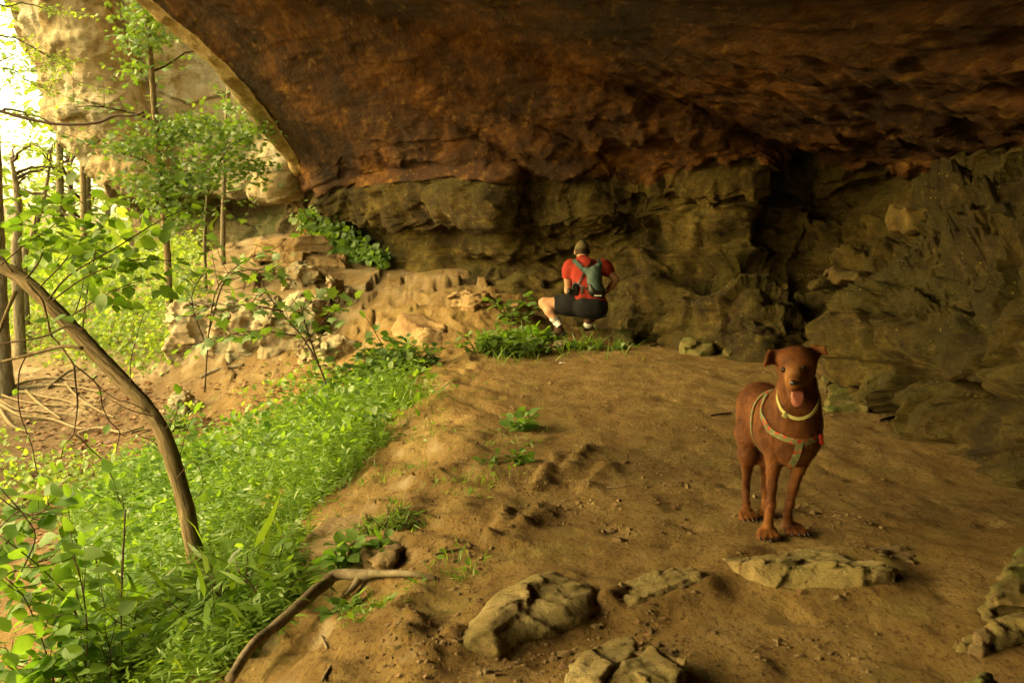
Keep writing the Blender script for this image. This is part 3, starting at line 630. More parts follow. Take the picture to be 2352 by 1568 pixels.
# ------------------------------------------------------------------ loose rocks
def s_poly(X, pts):
    """2-D signed distance to polygon"""
    pts = np.asarray(pts, float); n = len(pts)
    d = np.full(X.shape[:-1], 1e9); s = np.ones(X.shape[:-1])
    for i in range(n):
        j = (i - 1) % n; e = pts[j] - pts[i]; w = X[..., :2] - pts[i]
        b = w - e * np.clip((w @ e) / (e @ e), 0, 1)[..., None]
        d = np.minimum(d, (b * b).sum(-1))
        c1 = X[..., 1] >= pts[i][1]; c2 = X[..., 1] < pts[j][1]; c3 = e[0] * w[..., 1] > e[1] * w[..., 0]
        fl = (c1 & c2 & c3) | (~c1 & ~c2 & ~c3); s = np.where(fl, -s, s)
    return s * np.sqrt(d)
def onz(px, py, z):
    r = ray(px, py); t = (z - CAM[2]) / r[2]; return (CAM + r * t)[:2]
def rock(label, outline, h, mat='boulder', z=None, bury=0.08, tilt=(0, 0), seed=0, amp=0.02, layer=0.0, rnd=0.03, group=None, slope_in=0.0, name='boulder', cat='rock', res=64, world=False, cuts=11, fs=1.0, warp=.05):
    if world: pts = np.array(outline, float)
    elif z is None: pts = np.array([hit(a, b)[:2] for a, b in outline])
    else: pts = np.array([onz(a, b, z) for a, b in outline])
    if 0.5 * np.sum(pts[:, 0] * np.roll(pts[:, 1], -1) - np.roll(pts[:, 0], -1) * pts[:, 1]) < 0: pts = pts[::-1]
    c = pts.mean(0); zb = float(gz0(*c)) if z is None else z
    rg = np.random.default_rng(seed); size = np.ptp(pts, axis=0).max()
    k = np.array([seed * 3.7, seed * 1.9, seed * 2.3]); pl = []
    for _ in range(cuts):
        a = rg.uniform(0, 2 * PI); n = np.array([math.cos(a) * .7, math.sin(a) * .7, rg.uniform(.25, 1.3)]); n /= np.linalg.norm(n)
        pl.append((n, rg.uniform(.66, .98)))
    def fn(XF):
        dd0 = np.maximum(s_poly(XF, pts) + rnd * 0, XF[..., 2] - zb - h - abs(tilt[0]) * size / 2 - abs(tilt[1]) * size / 2); msk = np.abs(dd0) < warp * size * .7 + amp * 3 + layer + slope_in * h + .6 * h + .01
        out = dd0.copy(); out[~msk & (dd0 < 0)] = -1; out[~msk & (dd0 >= 0)] = 1; X0 = XF[msk]; out[msk] = fn2(X0); return np.maximum(out, -(XF[..., 2] - zb + bury))
    def fn2(X0):
        f = 1.0 / size * fs
        wq = X0 * f; X = X0 + warp * size * np.stack([fbm(wq + k, 3, 2.2), fbm(wq + k + 31, 3, 2.2), .5 * fbm(wq + k + 57, 3, 2.6)], -1)
        dn = facets(X0 + k, np.array([.34, .34, .22]) * max(size, .2), amp * .8, amp * 1.3, seed & 127) + facets(X0 + k, np.array([.12, .12, .08]) * max(size, .2), amp * .25, amp * .4, (seed * 3) & 127)
        dn = dn + amp * (0.8 * fbm(X + k, 3, 1.8 * f) + 0.5 * ridged(X + k, 4, 3.4 * f) + 0.45 * fbm(X + k, 4, 11 * f, .65))
        zt = h + tilt[0] * (X[..., 0] - c[0]) + tilt[1] * (X[..., 1] - c[1])
        zr = X[..., 2] - zb
        dp = s_poly(X, pts) + rnd + slope_in * np.maximum(zr, 0) + 0.6 * amp * fbm(X + k, 3, 2.5 * f)
        dz = zr - zt + rnd
        if layer: dp = dp + layer * perlin(np.stack([X[..., 0] * f, X[..., 1] * f, X[..., 2] * 60 / max(size, .3) * .35], -1) + k)
        o = np.stack([dp, dz], -1); d = np.minimum(o.max(-1), 0) + np.linalg.norm(np.maximum(o, 0), axis=-1) - rnd
        for n, q in pl:
            d = np.maximum(d, (X - [c[0], c[1], zb]) @ n - q * (0.5 * size * np.hypot(n[0], n[1]) + h * n[2] * 0.8))
        return np.maximum(d + dn, -(zr + bury))
    m = 0.03 + amp * 2
    hm = h + abs(tilt[0]) * size / 2 + abs(tilt[1]) * size / 2
    lo = [pts[:, 0].min() - m, pts[:, 1].min() - m, zb - bury - 0.02]; hi = [pts[:, 0].max() + m, pts[:, 1].max() + m, zb + hm + m]
    V, F = surface_nets(fn, lo, hi, max(max(np.array(hi) - lo) / res, 0.003))
    if len(V) == 0: print('EMPTY ROCK', label); return
    V, F = biggest(V, F)
    return solo(name, V, F, M[mat], label, cat, group, origin=np.array([c[0], c[1], zb]))

rock('long pale green weathered boulder left of the slab before the dog', [(1058,1484),(1085,1425),(1120,1375),(1190,1345),(1290,1322),(1330,1345),(1390,1345),(1400,1390),(1330,1425),(1210,1452),(1130,1488)], .045, 'boulder', 0.0, seed=4, amp=.014, layer=.012, rnd=.02, tilt=(-.02, .08), slope_in=1.3, res=96)
rock('low ridge of yellowish rock with a raised dark tip right of the long pale boulder', [(1385,1390),(1400,1350),(1500,1330),(1590,1318),(1638,1338),(1620,1362),(1500,1385),(1440,1400)], .032, 'boulder', 0.0, seed=9, amp=.010, rnd=.01, tilt=(.06, 0), slope_in=.6, res=80)
rock('broad pitted stone slab embedded in the path just in front of the dog\'s paws', [(1645,1300),(1700,1278),(1840,1272),(1990,1285),(2040,1305),(2070,1345),(2050,1376),(1960,1382),(1830,1380),(1765,1362),(1690,1332)], .055, 'boulder', 0.0, seed=15, amp=.014, layer=.010, rnd=.004, tilt=(0, -.20), res=110, cuts=3)
rock('dark angular stone at the right end of the slab in front of the dog', [(2000,1300),(2010,1272),(2070,1262),(2110,1285),(2095,1312),(2030,1325)], .03, 'slab', 0.0, seed=21, amp=.014, rnd=.012, res=44)
rock('flat brown rock cut by the bottom edge, left of the squarish block', [(1290,1600),(1300,1545),(1380,1490),(1460,1478),(1470,1508),(1400,1565),(1370,1620)], .028, 'boulder', 0.0, seed=27, amp=.009, rnd=.01, res=60)
rock('squarish tan block with a fractured right corner at the bottom edge', [(1385,1620),(1400,1560),(1490,1512),(1548,1512),(1572,1560),(1560,1640)], .035, 'boulder', 0.0, seed=31, amp=.008, rnd=.01, tilt=(.05,.05), res=60)
rock('tilted flat-topped slab among grass below the path edge', [(690,1290),(740,1235),(850,1186),(858,1235),(830,1270),(740,1300)], .10, 'slab', None, seed=35, amp=.012, rnd=.02, tilt=(.30, .05), slope_in=.1, res=64)
rock('reddish cube-like stone just right of the tilted slab in the grass', [(820,1300),(835,1262),(905,1240),(925,1268),(900,1305),(850,1318)], .09, 'slab', None, seed=38, amp=.014, rnd=.012, tilt=(.1, 0), res=44)
rock('partly buried slab below the tilted slab near the leaning tree base', [(565,1372),(600,1325),(680,1300),(700,1330),(640,1360)], .07, 'slab', None, seed=41, amp=.014, rnd=.02, tilt=(.2,0), res=48)
rock('rounded greenish boulder at the right edge, on the path', [(2235,1420),(2260,1370),(2330,1330),(2420,1320),(2440,1400),(2380,1430)], .13, 'mossrock', 0.05, seed=44, amp=.03, layer=.02, rnd=.04, slope_in=.4, res=60)
rock('low pale rock band lying in front of the greenish boulder at the right edge', [(2150,1492),(2200,1455),(2330,1430),(2420,1425),(2430,1470),(2280,1490)], .035, 'boulder', 0.04, seed=47, amp=.02, rnd=.02, slope_in=.4, res=60)
rock('mossy dome-shaped stone cut by the bottom right corner', [(2190,1640),(2195,1588),(2245,1560),(2295,1575),(2310,1640)], .06, 'mossrock', 0.03, seed=50, amp=.008, rnd=.05, slope_in=.5, res=48)
rock('small brown clod of rock lying above the mossy dome stone', [(2228,1478),(2245,1462),(2275,1462),(2282,1474),(2255,1486)], .022, 'slab', 0.05, seed=52, amp=.008, rnd=.008, res=30)
rock('low mossy slab behind the dog\'s chest, at the right wall foot', [(1880,955),(1890,925),(1960,908),(2040,905),(2045,930),(1980,950)], .10, 'mossrock', 0.0, seed=55, amp=.03, rnd=.02, tilt=(.06,.1), res=60)
rock('small upright stone right of the dog\'s neck', [(1880,900),(1882,885),(1915,880),(1922,896),(1900,905)], .09, 'mossrock', 0.0, seed=58, amp=.02, rnd=.02, res=36)
rock('split chunk of pale wood-coloured stone under the crouching person\'s left foot', [(1266,802),(1275,790),(1310,784),(1308,797),(1290,808)], .07, 'outcrop', None, seed=61, amp=.015, rnd=.01, layer=.01, res=36)
rock('grey rounded stone in the grass right of the crouching person', [(1412,790),(1418,772),(1445,768),(1462,782),(1450,794)], .12, 'mossrock', None, seed=64, amp=.03, rnd=.05, res=36)
rock('flat block with a crack at the wall foot, left of the dog\'s head', [(1560,812),(1570,800),(1640,795),(1660,806),(1640,818),(1600,820)], .14, 'mossrock', None, seed=66, amp=.02, rnd=.03, res=44)
rock('small square stone beside the cracked block at the wall foot', [(1662,822),(1665,812),(1685,810),(1690,820),(1675,826)], .08, 'mossrock', None, seed=67, amp=.02, rnd=.02, res=30)
# ledge at the far end
rock('upper layered sandstone slab on the far ledge beside the ivy', [(-4.0,15.3),(-3.3,15.0),(-2.5,15.1),(-2.35,15.7),(-3.0,16.2),(-3.9,16.0)], .22, 'ledge', 1.02, seed=70, amp=.04, layer=.05, rnd=.01, bury=.15, res=84, world=True, cuts=5)
rock('lower overhanging sandstone slab of the far ledge', [(-3.5,14.6),(-3.0,14.2),(-2.3,14.3),(-2.15,14.9),(-2.7,15.3),(-3.4,15.1)], .15, 'ledge', 0.84, seed=73, amp=.035, layer=.05, rnd=.01, bury=.12, res=84, world=True, cuts=5)
rock('reddish rubble heap on the ledge under the ivy', [(-3.5,16.2),(-3.1,16.0),(-2.8,16.2),(-3.0,16.5)], .16, 'red', 1.22, seed=76, amp=.05, rnd=.02, bury=.2, res=40, world=True)
rock('squared block under the overhanging ledge slab', [(648,668),(655,640),(700,632),(735,640),(730,660),(690,672)], .30, 'outcrop', None, seed=79, amp=.05, rnd=.04, tilt=(-.1, 0), res=56, bury=.2)
rock('sloping grey-brown block with a shadowed hollow, centre of the rock outcrop', [(715,700),(730,672),(790,650),(820,664),(815,690),(760,708)], .30, 'outcrop', None, seed=82, amp=.06, rnd=.04, bury=.2, res=60)
def face_rock(label, px, py, w, h, d, seed, rz=0):
    c = hit(px, py); r = rotm(0, 0, rz); a = np.array([[-w, -d, 0], [w, -d, 0], [w * 1.1, d, 0], [-w * .9, d, 0]]) * .5 @ r.T
    rock(label, (a[:, :2] + c[:2]), h, 'outcrop', None, seed=seed, amp=.05, rnd=.05, bury=.5, world=True, res=56, layer=.02)
face_rock('pale green upright block at the left end of the rock outcrop', 455, 762, .75, .62, .6, 90, 10)
face_rock('narrow upright block beside the dark cleft of the outcrop', 522, 765, .42, .58, .6, 93, -8)
face_rock('broad pale block right of the dark cleft in the outcrop', 590, 770, .62, .66, .6, 96, 5)
face_rock('cream coloured block of the outcrop behind the maple sapling', 672, 765, .8, .55, .7, 99, 0)
face_rock('low tan boulder at the foot of the outcrop, above the dark green bush', 775, 812, .42, .30, .35, 102, 20)
face_rock('small orange-brown stone beside the low tan boulder of the outcrop', 722, 822, .30, .18, .28, 104, -15)
face_rock('sandy boulder lying on the bare bank right of the leaning trunk', 418, 945, .42, .22, .35, 106, -25)
rock('wedge of bare sandstone on the dirt ramp below the wall, left of the person', [(900,772),(905,740),(960,722),(1030,748),(1040,775),(980,790)], .16, 'ledge', None, seed=108, amp=.03, rnd=.05, tilt=(-.12,.05), res=64, slope_in=.5, bury=.2)
rock('jagged low ridge of rock where the dirt ramp meets the wall', [(1030,702),(1045,688),(1090,678),(1140,690),(1150,706),(1090,716)], .16, 'ledge', None, seed=111, amp=.05, rnd=.02, layer=.04, res=60, bury=.2)
rock('flat brown stone at the wall foot just left of the knee of the crouching person', [(1150,735),(1160,718),(1200,712),(1225,722),(1210,736)], .12, 'ledge', None, seed=113, amp=.03, rnd=.02, res=44, bury=.15)
# fins of harder rock breaking through the eroding bank
# flakes and blocks of the tumbled heap at the right
HEAP = [(2230,432,9.0,.10,.24,.12,25,'pointed orange stone standing on top of the rock heap at the right'),
        (2165,495,8.6,.36,.12,.25,-8,'orange-brown ledge block at the left end of the heap crest'),
        (1905,655,9.3,.14,.05,.10,5,'flat pale stone lying in the dark hollow behind the dog'),
        (1990,640,9.0,.30,.06,.2,12,'thin stone slab jutting over the dark hollow'),
        (1985,755,7.9,.26,.10,.22,-5,'yellow nose of rock jutting left from the right wall'),
        (2050,700,7.7,.28,.12,.25,-20,'mossy block above the yellow nose of rock'),
        (2200,640,6.9,.22,.16,.2,-35,'tilted brown block high on the right wall'),
        (2275,580,6.4,.26,.10,.2,-30,'slanting slab near the right edge of the wall'),
        ][:7]
for i, (px, py, d, w, h, dp, rz, lb) in enumerate(HEAP):
    c = P(px, py, d); R = rotm(0, rz * .6, rz)
    k = np.array([i * 5.1, i * 2.2, i * 7.7])
    def fn(X):
        X = X + .12 * np.stack([fbm(X + k, 3, 2.5), fbm(X + k + 9, 3, 2.5), fbm(X + k + 19, 3, 2.5)], -1); return s_box(X, c, (w, dp * 1.3, h), .008, R) + .03 * ridged(X + k, 3, 4.0) + .02 * fbm(X + k, 3, 9)
    m = max(w, h, dp) * 1.35 + .05
    V, F = surface_nets(fn, c - m, c + m, m / 26)
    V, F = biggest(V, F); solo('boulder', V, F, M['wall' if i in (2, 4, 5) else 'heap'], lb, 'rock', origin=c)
# ------------------------------------------------------------------ plants
def tmpl(kind):
    if kind == 'ovate':                       # broad leaf with a pointed tip, folded at the midrib and curved down
        ys = [0, .12, .35, .6, .82, 1.0]; ws = [0, .22, .36, .33, .17, 0]
        V = [(0, y, -.12 * y * y) for y in ys]; L = len(ys)
        V += [(-w, y + .02, .07 * w / .36 - .12 * y * y) for y, w in zip(ys[1:-1], ws[1:-1])] + [(w, y + .02, .07 * w / .36 - .12 * y * y) for y, w in zip(ys[1:-1], ws[1:-1])]
        l = lambda k: L + k - 1; r = lambda k: L + 4 + k - 1
        F3 = [(0, 1, l(1)), (0, r(1), 1), (4, 5, l(4)), (4, r(4), 5)]
        F4 = [(k, k + 1, l(k + 1), l(k)) for k in (1, 2, 3)] + [(k, r(k), r(k + 1), k + 1) for k in (1, 2, 3)]
        return np.array(V), [np.array(F3), np.array(F4)]
    if kind == 'small':                       # simple diamond leaf
        return np.array([(0, 0, 0), (-.24, .45, .05), (0, 1, -.1), (.24, .45, .05)]), [np.array([(0, 2, 1), (0, 3, 2)])]
    if kind == 'blade':
        ys = [0, .4, .75]; V = []
        for y in ys: V += [(-.045 * (1 - .4 * y), y, -.35 * y * y), (.045 * (1 - .4 * y), y, -.35 * y * y)]
        V.append((0, 1.0, -.6))
        return np.array(V), [np.array([(0, 1, 3, 2), (2, 3, 5, 4)]), np.array([(4, 5, 6)])]
    if kind == 'lance':                       # bamboo-like grass leaf
        ys = [0, .2, .55, 1]; ws = [.01, .07, .055, 0]; V = []
        for y, w in zip(ys[:3], ws[:3]): V += [(-w, y, -.25 * y * y), (w, y, -.25 * y * y)]
        V.append((0, 1, -.3))
        return np.array(V), [np.array([(0, 1, 3, 2), (2, 3, 5, 4)]), np.array([(4, 5, 6)])]
    if kind == 'maple':
        o = [(0, 0), (.12, .10), (.42, .02), (.34, .24), (.60, .46), (.34, .48), (.30, .62), (.14, .62), (0, 1.0)]
        o = o + [(-x, y) for x, y in o[-2:0:-1]]
        V = [(x, y, -.18 * (x * x + (y - .4) ** 2)) for x, y in o] + [(0, .35, .03)]
        n = len(o); return np.array(V), [np.array([(n, k, (k + 1) % n) for k in range(n)])]
TP = {k: tmpl(k) for k in ('ovate', 'small', 'blade', 'lance', 'maple')}
def norm(v): return v / np.maximum(np.linalg.norm(v, axis=-1, keepdims=True), 1e-9)
def scatter(kind, pos, axis, nrm, size, wid=1.0):
    V, Fs = TP[kind]; pos = np.asarray(pos, float); n = len(pos)
    if n == 0: return np.zeros((0, 3)), [np.zeros((0, 3), int)]
    y = norm(np.asarray(axis, float) * np.ones((n, 3))); z = np.asarray(nrm, float) * np.ones((n, 3)); z = norm(z - y * (z * y).sum(-1, keepdims=True)); x = np.cross(y, z)
    s = np.asarray(size, float) * np.ones(n); w = np.asarray(wid, float) * np.ones(n)
    out = pos[:, None] + s[:, None, None] * (V[None, :, 0, None] * w[:, None, None] * x[:, None] + V[None, :, 1, None] * y[:, None] + V[None, :, 2, None] * z[:, None])
    o = np.arange(n)[:, None, None] * len(V)
    return out.reshape(-1, 3), [(f[None] + o).reshape(-1, f.shape[1]) for f in Fs]
def rnd(n, s=1.0): return RNG.normal(size=(n, 3)) * s
UP = np.array([0, 0, 1.0])
def leaves_on(paths, kind, size, every, jitter=.35, start=.25, droop=.3, flat=1.0, var=.3, pet=.3):
    """alternate leaves along each twig path"""
    Ps = []; Ax = []; Sz = []
    for p in paths:
        p = np.asarray(p, float); L = np.linalg.norm(np.diff(p, axis=0), axis=1).sum(); n = max(3, int(L * (1 - start) / every))
        q = catmull(p, 60); tt = np.linspace(start, 1, n); idx = (tt * 59).astype(int)
        T = norm(np.gradient(q, axis=0)); side = norm(np.cross(T, UP) + 1e-6)
        for m, k in enumerate(idx):
            sg = 1 if m % 2 else -1; a = T[k] * (.5 if m < n - 1 else 1.5) + side[k] * sg * .9 - UP * droop + RNG.normal(size=3) * jitter
            Ps.append(q[k] + norm(a) * size * pet); Ax.append(a); Sz.append(size * (1 + var * RNG.uniform(-1, 1)))
    n = len(Ps); nr = UP * flat + rnd(n, .35)
    return scatter(kind, np.array(Ps), np.array(Ax), nr, np.array(Sz))
def bez(a, b, bend, n=6):
    a = np.asarray(a, float); b = np.asarray(b, float); t = np.linspace(0, 1, n)[:, None]
    return a + (b - a) * t + np.asarray(bend) * (4 * t * (1 - t))
def foliage_branch(trunk, rad, nbr, blen, t0=.35, up=.35, sub=5, seed=0, taper=.5):
    """limbs and twigs off a trunk path -> list of limb tubes, list of twig paths"""
    rg = np.random.default_rng(seed); q = catmull(trunk, 80); limbs = []; twigs = []
    for i in range(nbr):
        t = t0 + (1 - t0) * (i + rg.uniform(0, .9)) / nbr; k = min(79, int(t * 79)); a = rg.uniform(0, 2 * PI) + i * 2.4
        L = blen * rg.uniform(.6, 1.1) * (1 - taper * (t - t0) / (1 - t0 + 1e-6))
        d = np.array([math.cos(a), math.sin(a), up + rg.normal() * .2]); p = bez(q[k], q[k] + d * L, UP * L * .1, 7) + rg.normal(size=(7, 3)) * L * .03
        p[0] = q[k]; limbs.append(tube(p, np.linspace(rad * .35, rad * .08, 7), 5)); pp = catmull(p, 30)
        for j in range(sub):
            m = int(29 * (.25 + .75 * (j + rg.uniform()) / sub)) if j < sub - 1 else 29; m = min(m, 29)
            dd = norm((p[-1] - p[0]) * .6 / L + rg.normal(size=3) * [.6, .6, .3] + [0, 0, -.05]); l = L * rg.uniform(.25, .5)
            twigs.append(bez(pp[m], pp[m] + dd * l, -UP * l * .05, 4))
    return limbs, twigs
def branch_parts(t, limbs, tw, sub, twigr):
    for i, l in enumerate(limbs):
        b = part(t, 'branch', *l, M['twig'])
        part(b, 'twigs', *merge([tube(np.asarray(x)[[0, -1]], [twigr, twigr * .5], 3) for x in tw[i * sub:(i + 1) * sub]]), M['twig'])
def tree(name, label, cat, trunkpts, rads, bark, leafmat, leafkind, leaf, every, nbr, blen, t0=.4, up=.3, sub=6, seed=0, group=None, extra=None, twigr=.004, droop=.25, seg=9):
    base = np.asarray(trunkpts[0]); t = thing(name, label, cat, base, group)
    part(t, 'trunk', *tube(trunkpts, rads, seg, .12, 6, n=40), M[bark])
    if nbr:
        limbs, tw = foliage_branch(trunkpts, max(rads) if np.ndim(rads) else rads, nbr, blen, t0, up, sub, seed)
        branch_parts(t, limbs, tw, sub, twigr)
        part(t, 'crown', *leaves_on(tw, leafkind, leaf, every, droop=droop, start=.1), M[leafmat])
    return t

def leaf_cloud(t, name, blobs, kind, size, mat, seed=0, droop=.3):
    rg = np.random.default_rng(seed); Q = []
    for c, r, n in blobs:
        # foliage gathers in little sprays inside each mass
        m = max(3, n // 14); cc = norm(rg.normal(size=(m, 3))) * (rg.uniform(size=(m, 1)) ** .45) * r + c
        q = cc[rg.integers(0, m, n)] + rg.normal(size=(n, 3)) * np.array([.16, .16, .05]); Q.append(q)
    Q = np.concatenate(Q); n = len(Q); return part(t, name, *scatter(kind, Q, rnd(n, .7) + [0, -.2, -droop], rnd(n, .45) + UP, size * RNG.uniform(.6, 1.25, n)), M[mat])
def grp(x, y): return np.array([x, y, float(gz(x, y))])
# --- the leaning trunk across the left of the view
g = hit(465, 1350)
base = g + [0, 0, -.12]; d0 = g[1]
LT = [base, g, P(448, 1270, d0), P(425, 1160, d0 + .03), P(402, 1075, d0 + .05), P(372, 990, d0 + .08), P(322, 918, d0 + .12), P(225, 815, d0 + .2), P(110, 695, d0 + .28), P(35, 630, d0 + .34), P(-60, 585, d0 + .4), P(-250, 500, d0 + .5), P(-520, 250, d0 + .6), P(-800, -150, d0 + .7)]
lt = thing('leaning_tree', 'curved tan trunk leaning left over the ravine, rooted in the grass slope', 'tree', g)
sc = d0 / 2287
TV, TF = tube(LT, np.array([36, 26, 21, 19.5, 19, 18.5, 18, 18, 17.5, 17, 16, 15, 12, 9]) * sc, 26, .16, 8, n=240)
for kx, ky in ((190,762),(340,945),(372,1030),(418,1190),(262,870),(432,1270)):      # knots and branch collars
    kc = P(kx, ky, d0 + .05); dk = np.linalg.norm(TV - kc, axis=1); ax_ = TV - kc; TV = TV + norm(ax_ * [1, 1, .3]) * (.010 * np.exp(-(dk / .035) ** 2))[:, None]
tk = part(lt, 'trunk', TV, TF, M['bark_flow']); cl_ = catmull(np.array(LT), 240); ln_ = np.concatenate([[0], np.cumsum(np.linalg.norm(np.diff(cl_, axis=0), axis=1))]); an_ = np.arange(26) * 2 * PI / 26
fl_ = np.stack([np.broadcast_to(.05 * np.cos(an_), (240, 26)), np.broadcast_to(.05 * np.sin(an_), (240, 26)), np.broadcast_to(ln_[:, None], (240, 26))], -1).reshape(-1, 3); fl_ = np.concatenate([fl_, fl_[:1], fl_[-1:]])
at_ = tk.data.attributes.new('flow', 'FLOAT_VECTOR', 'POINT'); at_.data.foreach_set('vector', fl_.astype(np.float32).ravel())
for i, (a, L) in enumerate(((20, .30), (95, .26), (165, .34), (235, .28), (300, .3))):
    dx, dy = math.cos(math.radians(a)), math.sin(math.radians(a)); q = [g + [0, 0, .13]]
    for r in (.05, .12, .22, L): q.append(np.array([g[0] + dx * r, g[1] + dy * r, float(gz(g[0] + dx * r, g[1] + dy * r)) + (.045, .02, .005, -.02)[len(q) - 1]]))
    part(lt, 'root', *tube(q, [.034, .030, .020, .012, .006], 9, .2, 12, n=20), M['bark'])
def pp(l, d=None): return [P(a, b, (d or d0 + .15) + (c if len(r) > 0 else 0)) for a, b, c, *r in [(*q, 0) if len(q) == 2 else (*q, 1) for q in l]]
def path(l, d): return [P(a, b, d) for a, b in l]
limb = [(path([(190,800),(150,795),(121,801),(62,816),(0,832),(-60,850)], d0 + .15), 5),
        (path([(195,758),(165,750),(146,752),(102,772),(50,782),(0,790),(-40,798)], d0 + .18), 3),
        (path([(60,648),(95,688),(104,715),(110,739),(118,770),(139,794),(170,838)], d0 + .2), 4.2),
        (path([(170,838),(174,885),(178,920),(176,951),(170,995)], d0 + .1), 2.8),
        (path([(170,995),(158,1010),(146,1025),(140,1054)], d0 + .1), 2), (path([(170,995),(190,1012),(212,1035),(240,1060),(253,1087),(268,1120),(271,1150)], d0 + .05), 2),
        (path([(170,838),(205,865),(227,889),(232,910),(234,929),(250,965),(274,990),(272,1010),(266,1035)], d0 + .1), 2.2),
        (path([(59,818),(45,850),(42,878),(41,910),(46,950),(60,990),(73,1024),(80,1060),(86,1090)], d0 + .2), 2),
        (path([(344,948),(300,925),(270,918),(242,900),(225,882)], d0 + .05), 1.5), (path([(350,955),(310,945),(285,935),(250,915)], d0 + .05), 1.5),
        (path([(362,1022),(345,1010),(320,1000),(290,980)], d0 + .05), 1.4), (path([(372,1040),(350,1025),(320,1010)], d0 + .05), 1.2),
        (path([(36,668),(22,700),(8,735),(-5,770),(-20,800)], d0 + .3), 5.5),
        (path([(190,755),(196,700),(205,640),(215,600),(222,560),(228,520)], d0 + .15), 2),
        (path([(172,720),(185,680),(195,630),(215,590),(240,565)], d0 + .2), 1.6),
        (path([(60,640),(90,600),(98,560),(80,520),(85,480)], d0 + .3), 2.4),
        (path([(110,690),(150,640),(210,600),(265,570),(320,535),(380,500),(430,478)], d0 - .2), 2.2),
        (path([(90,660),(140,610),(170,570),(205,545),(240,520)], d0 - .1), 1.8),
        (path([(150,735),(220,690),(290,655),(350,640)], d0 - .1), 1.8),
        (path([(120,690),(190,640),(260,610),(330,595),(395,600)], d0 - .3), 1.8),
        (path([(395,1100),(415,1040),(425,1000),(440,960)], d0 + .05), 1.4), (path([(380,985),(405,950),(412,915)], d0), 1.2),
        (path([(405,1100),(440,1060),(460,1080),(465,1120),(445,1150)], d0 - .05), 1.2), (path([(300,895),(300,830),(315,770),(330,720)], d0), 1.2),
        (path([(30,625),(5,590),(-10,540),(10,500)], d0 + .3), 2), (path([(0,610),(60,560),(120,520),(150,480)], d0 + .2), 1.8)]
for q, r in limb:
    r_ = r * sc; part(lt, 'branch', *tube(q, np.linspace(r_, r_ * .55, len(q)), 7, .15, 12, n=len(q) * 4), M['bark' if r > 4 else 'twig'])
lp = [limb[i][0] for i in (13, 14, 15, 16, 17, 18, 19, 20, 21, 24, 25)]
side = []
for i in (16, 17, 18, 19, 15, 25):
    q = catmull(limb[i][0], 30)
    for k in range(5, 30, 2):
        d = norm(np.array([RNG.normal() * .6, RNG.normal() * .5, RNG.normal() * .5 + .15])); side.append([q[k], q[k] + d * .07, q[k] + d * RNG.uniform(.1, .2)])
part(lt, 'leaves', *leaves_on(lp + side, 'ovate', .066, .030, start=.3, droop=.2, flat=.6, jitter=.3), M['leaf_big'])
lv = [limb[i][0] for i in (5, 6, 7, 4)]
part(lt, 'hanging_leaves', *leaves_on(lv, 'ovate', .045, .11, start=.3, droop=.6, flat=.4), M['leaf_big'])
# cut stubs and sticks at its foot
b0 = hit(488, 1352)
for i, (a, b) in enumerate([((470,1345),(490,1296)), ((484,1350),(505,1312)), ((497,1348),(520,1295)), ((500,1340),(532,1310)), ((540,1345),(520,1308))]):
    A = P(*a, b0[1] - .02 * i); B = P(*b, b0[1] + .02)
    solo('broken_stick', *tube([A, (A + B) / 2 + [.005, 0, .004], B], np.array([5.5, 5.5, 5]) * sc * (1.1 if i < 3 else .6), 9, .15, 14, n=12), M['deadwood'],
         ['thick pale stick propped against the foot of the leaning trunk', 'stick crossing just right of the thickest one at the trunk foot', 'stick with a pale sawn end, tallest at the trunk foot', 'thin stick leaning right at the trunk foot', 'thin stick lying outermost right at the trunk foot'][i], 'stick', 'sticks at the foot of the leaning trunk')

# --- fallen branch across the slope
def gp(px, py, dz=0.0): q = hit(px, py); return q + [0, 0, dz]
fb = thing('fallen_branch', 'long grey bent dead branch lying down the dirt slope to the bottom edge', 'branch', gp(770, 1360))
pts = [gp(530,1625,.09), gp(580,1545,.09), gp(640,1485,.08), gp(700,1430,.08), gp(745,1390,.08), gp(775,1368,.08), gp(830,1350,.05), gp(870,1338,.035), gp(940,1330,.02), gp(1000,1328,.0)]
part(fb, 'limb', *tube(pts, np.array([9, 9.5, 10.5, 11.5, 13.5, 12, 11.5, 8, 6.5, 5]) * 4.0 / 2287, 14, .16, 12, n=90), M['deadwood'])
part(fb, 'side_stub', *tube([pts[6], gp(812,1366,.03), gp(795,1376,.02)], np.array([9, 8, 3]) * 3.6 / 2287, 10, .15, 12, n=12), M['deadwood'])
for nm, L, r, lb, mt in [
    ('stick', [(2045/2352*0+1000,1278),(1040,1268),(1085,1262)], 3, 'dark thin stick on the slope above the fallen branch', 'twig'),
    ('stick', [(730,1600),(745,1560),(760,1535)], 4, 'short grey stick at the bottom edge below the fallen branch', 'deadwood'),
    ('stick', [(738,1466),(746,1480),(752,1495)], 3.5, 'short pale peg of wood on the slope near the bottom', 'deadwood'),
    ('stick', [(1490,797),(1520,790),(1560,788)], 1.6, 'thin twig at the wall foot right of the crouching person', 'deadwood'),
    ('stick', [(1395,1122),(1420,1122),(1450,1118)], 1.5, 'pale straw lying across the bank crest', 'deadwood'),
    ('stick', [(1632,957),(1655,953),(1680,951)], 2.2, 'dark strip standing in for a crack in the path left of the dog', 'twig'),  # thin strip added in place of a dark crack, not wood
    ('stick', [(2020,968),(2040,962),(2060,958)], 3, 'dark splinter on the path right of the dog', 'twig'),
    ('stick', [(460,868),(500,850),(560,840)], 5, 'pale fallen pole on the bare bank below the outcrop', 'deadwood')]:
    q = [gp(a, b, .008) for a, b in L]; solo(nm, *tube(q, r * q[0][1] / 2287, 7, .2, 20, n=14), M[mt], lb, 'stick')
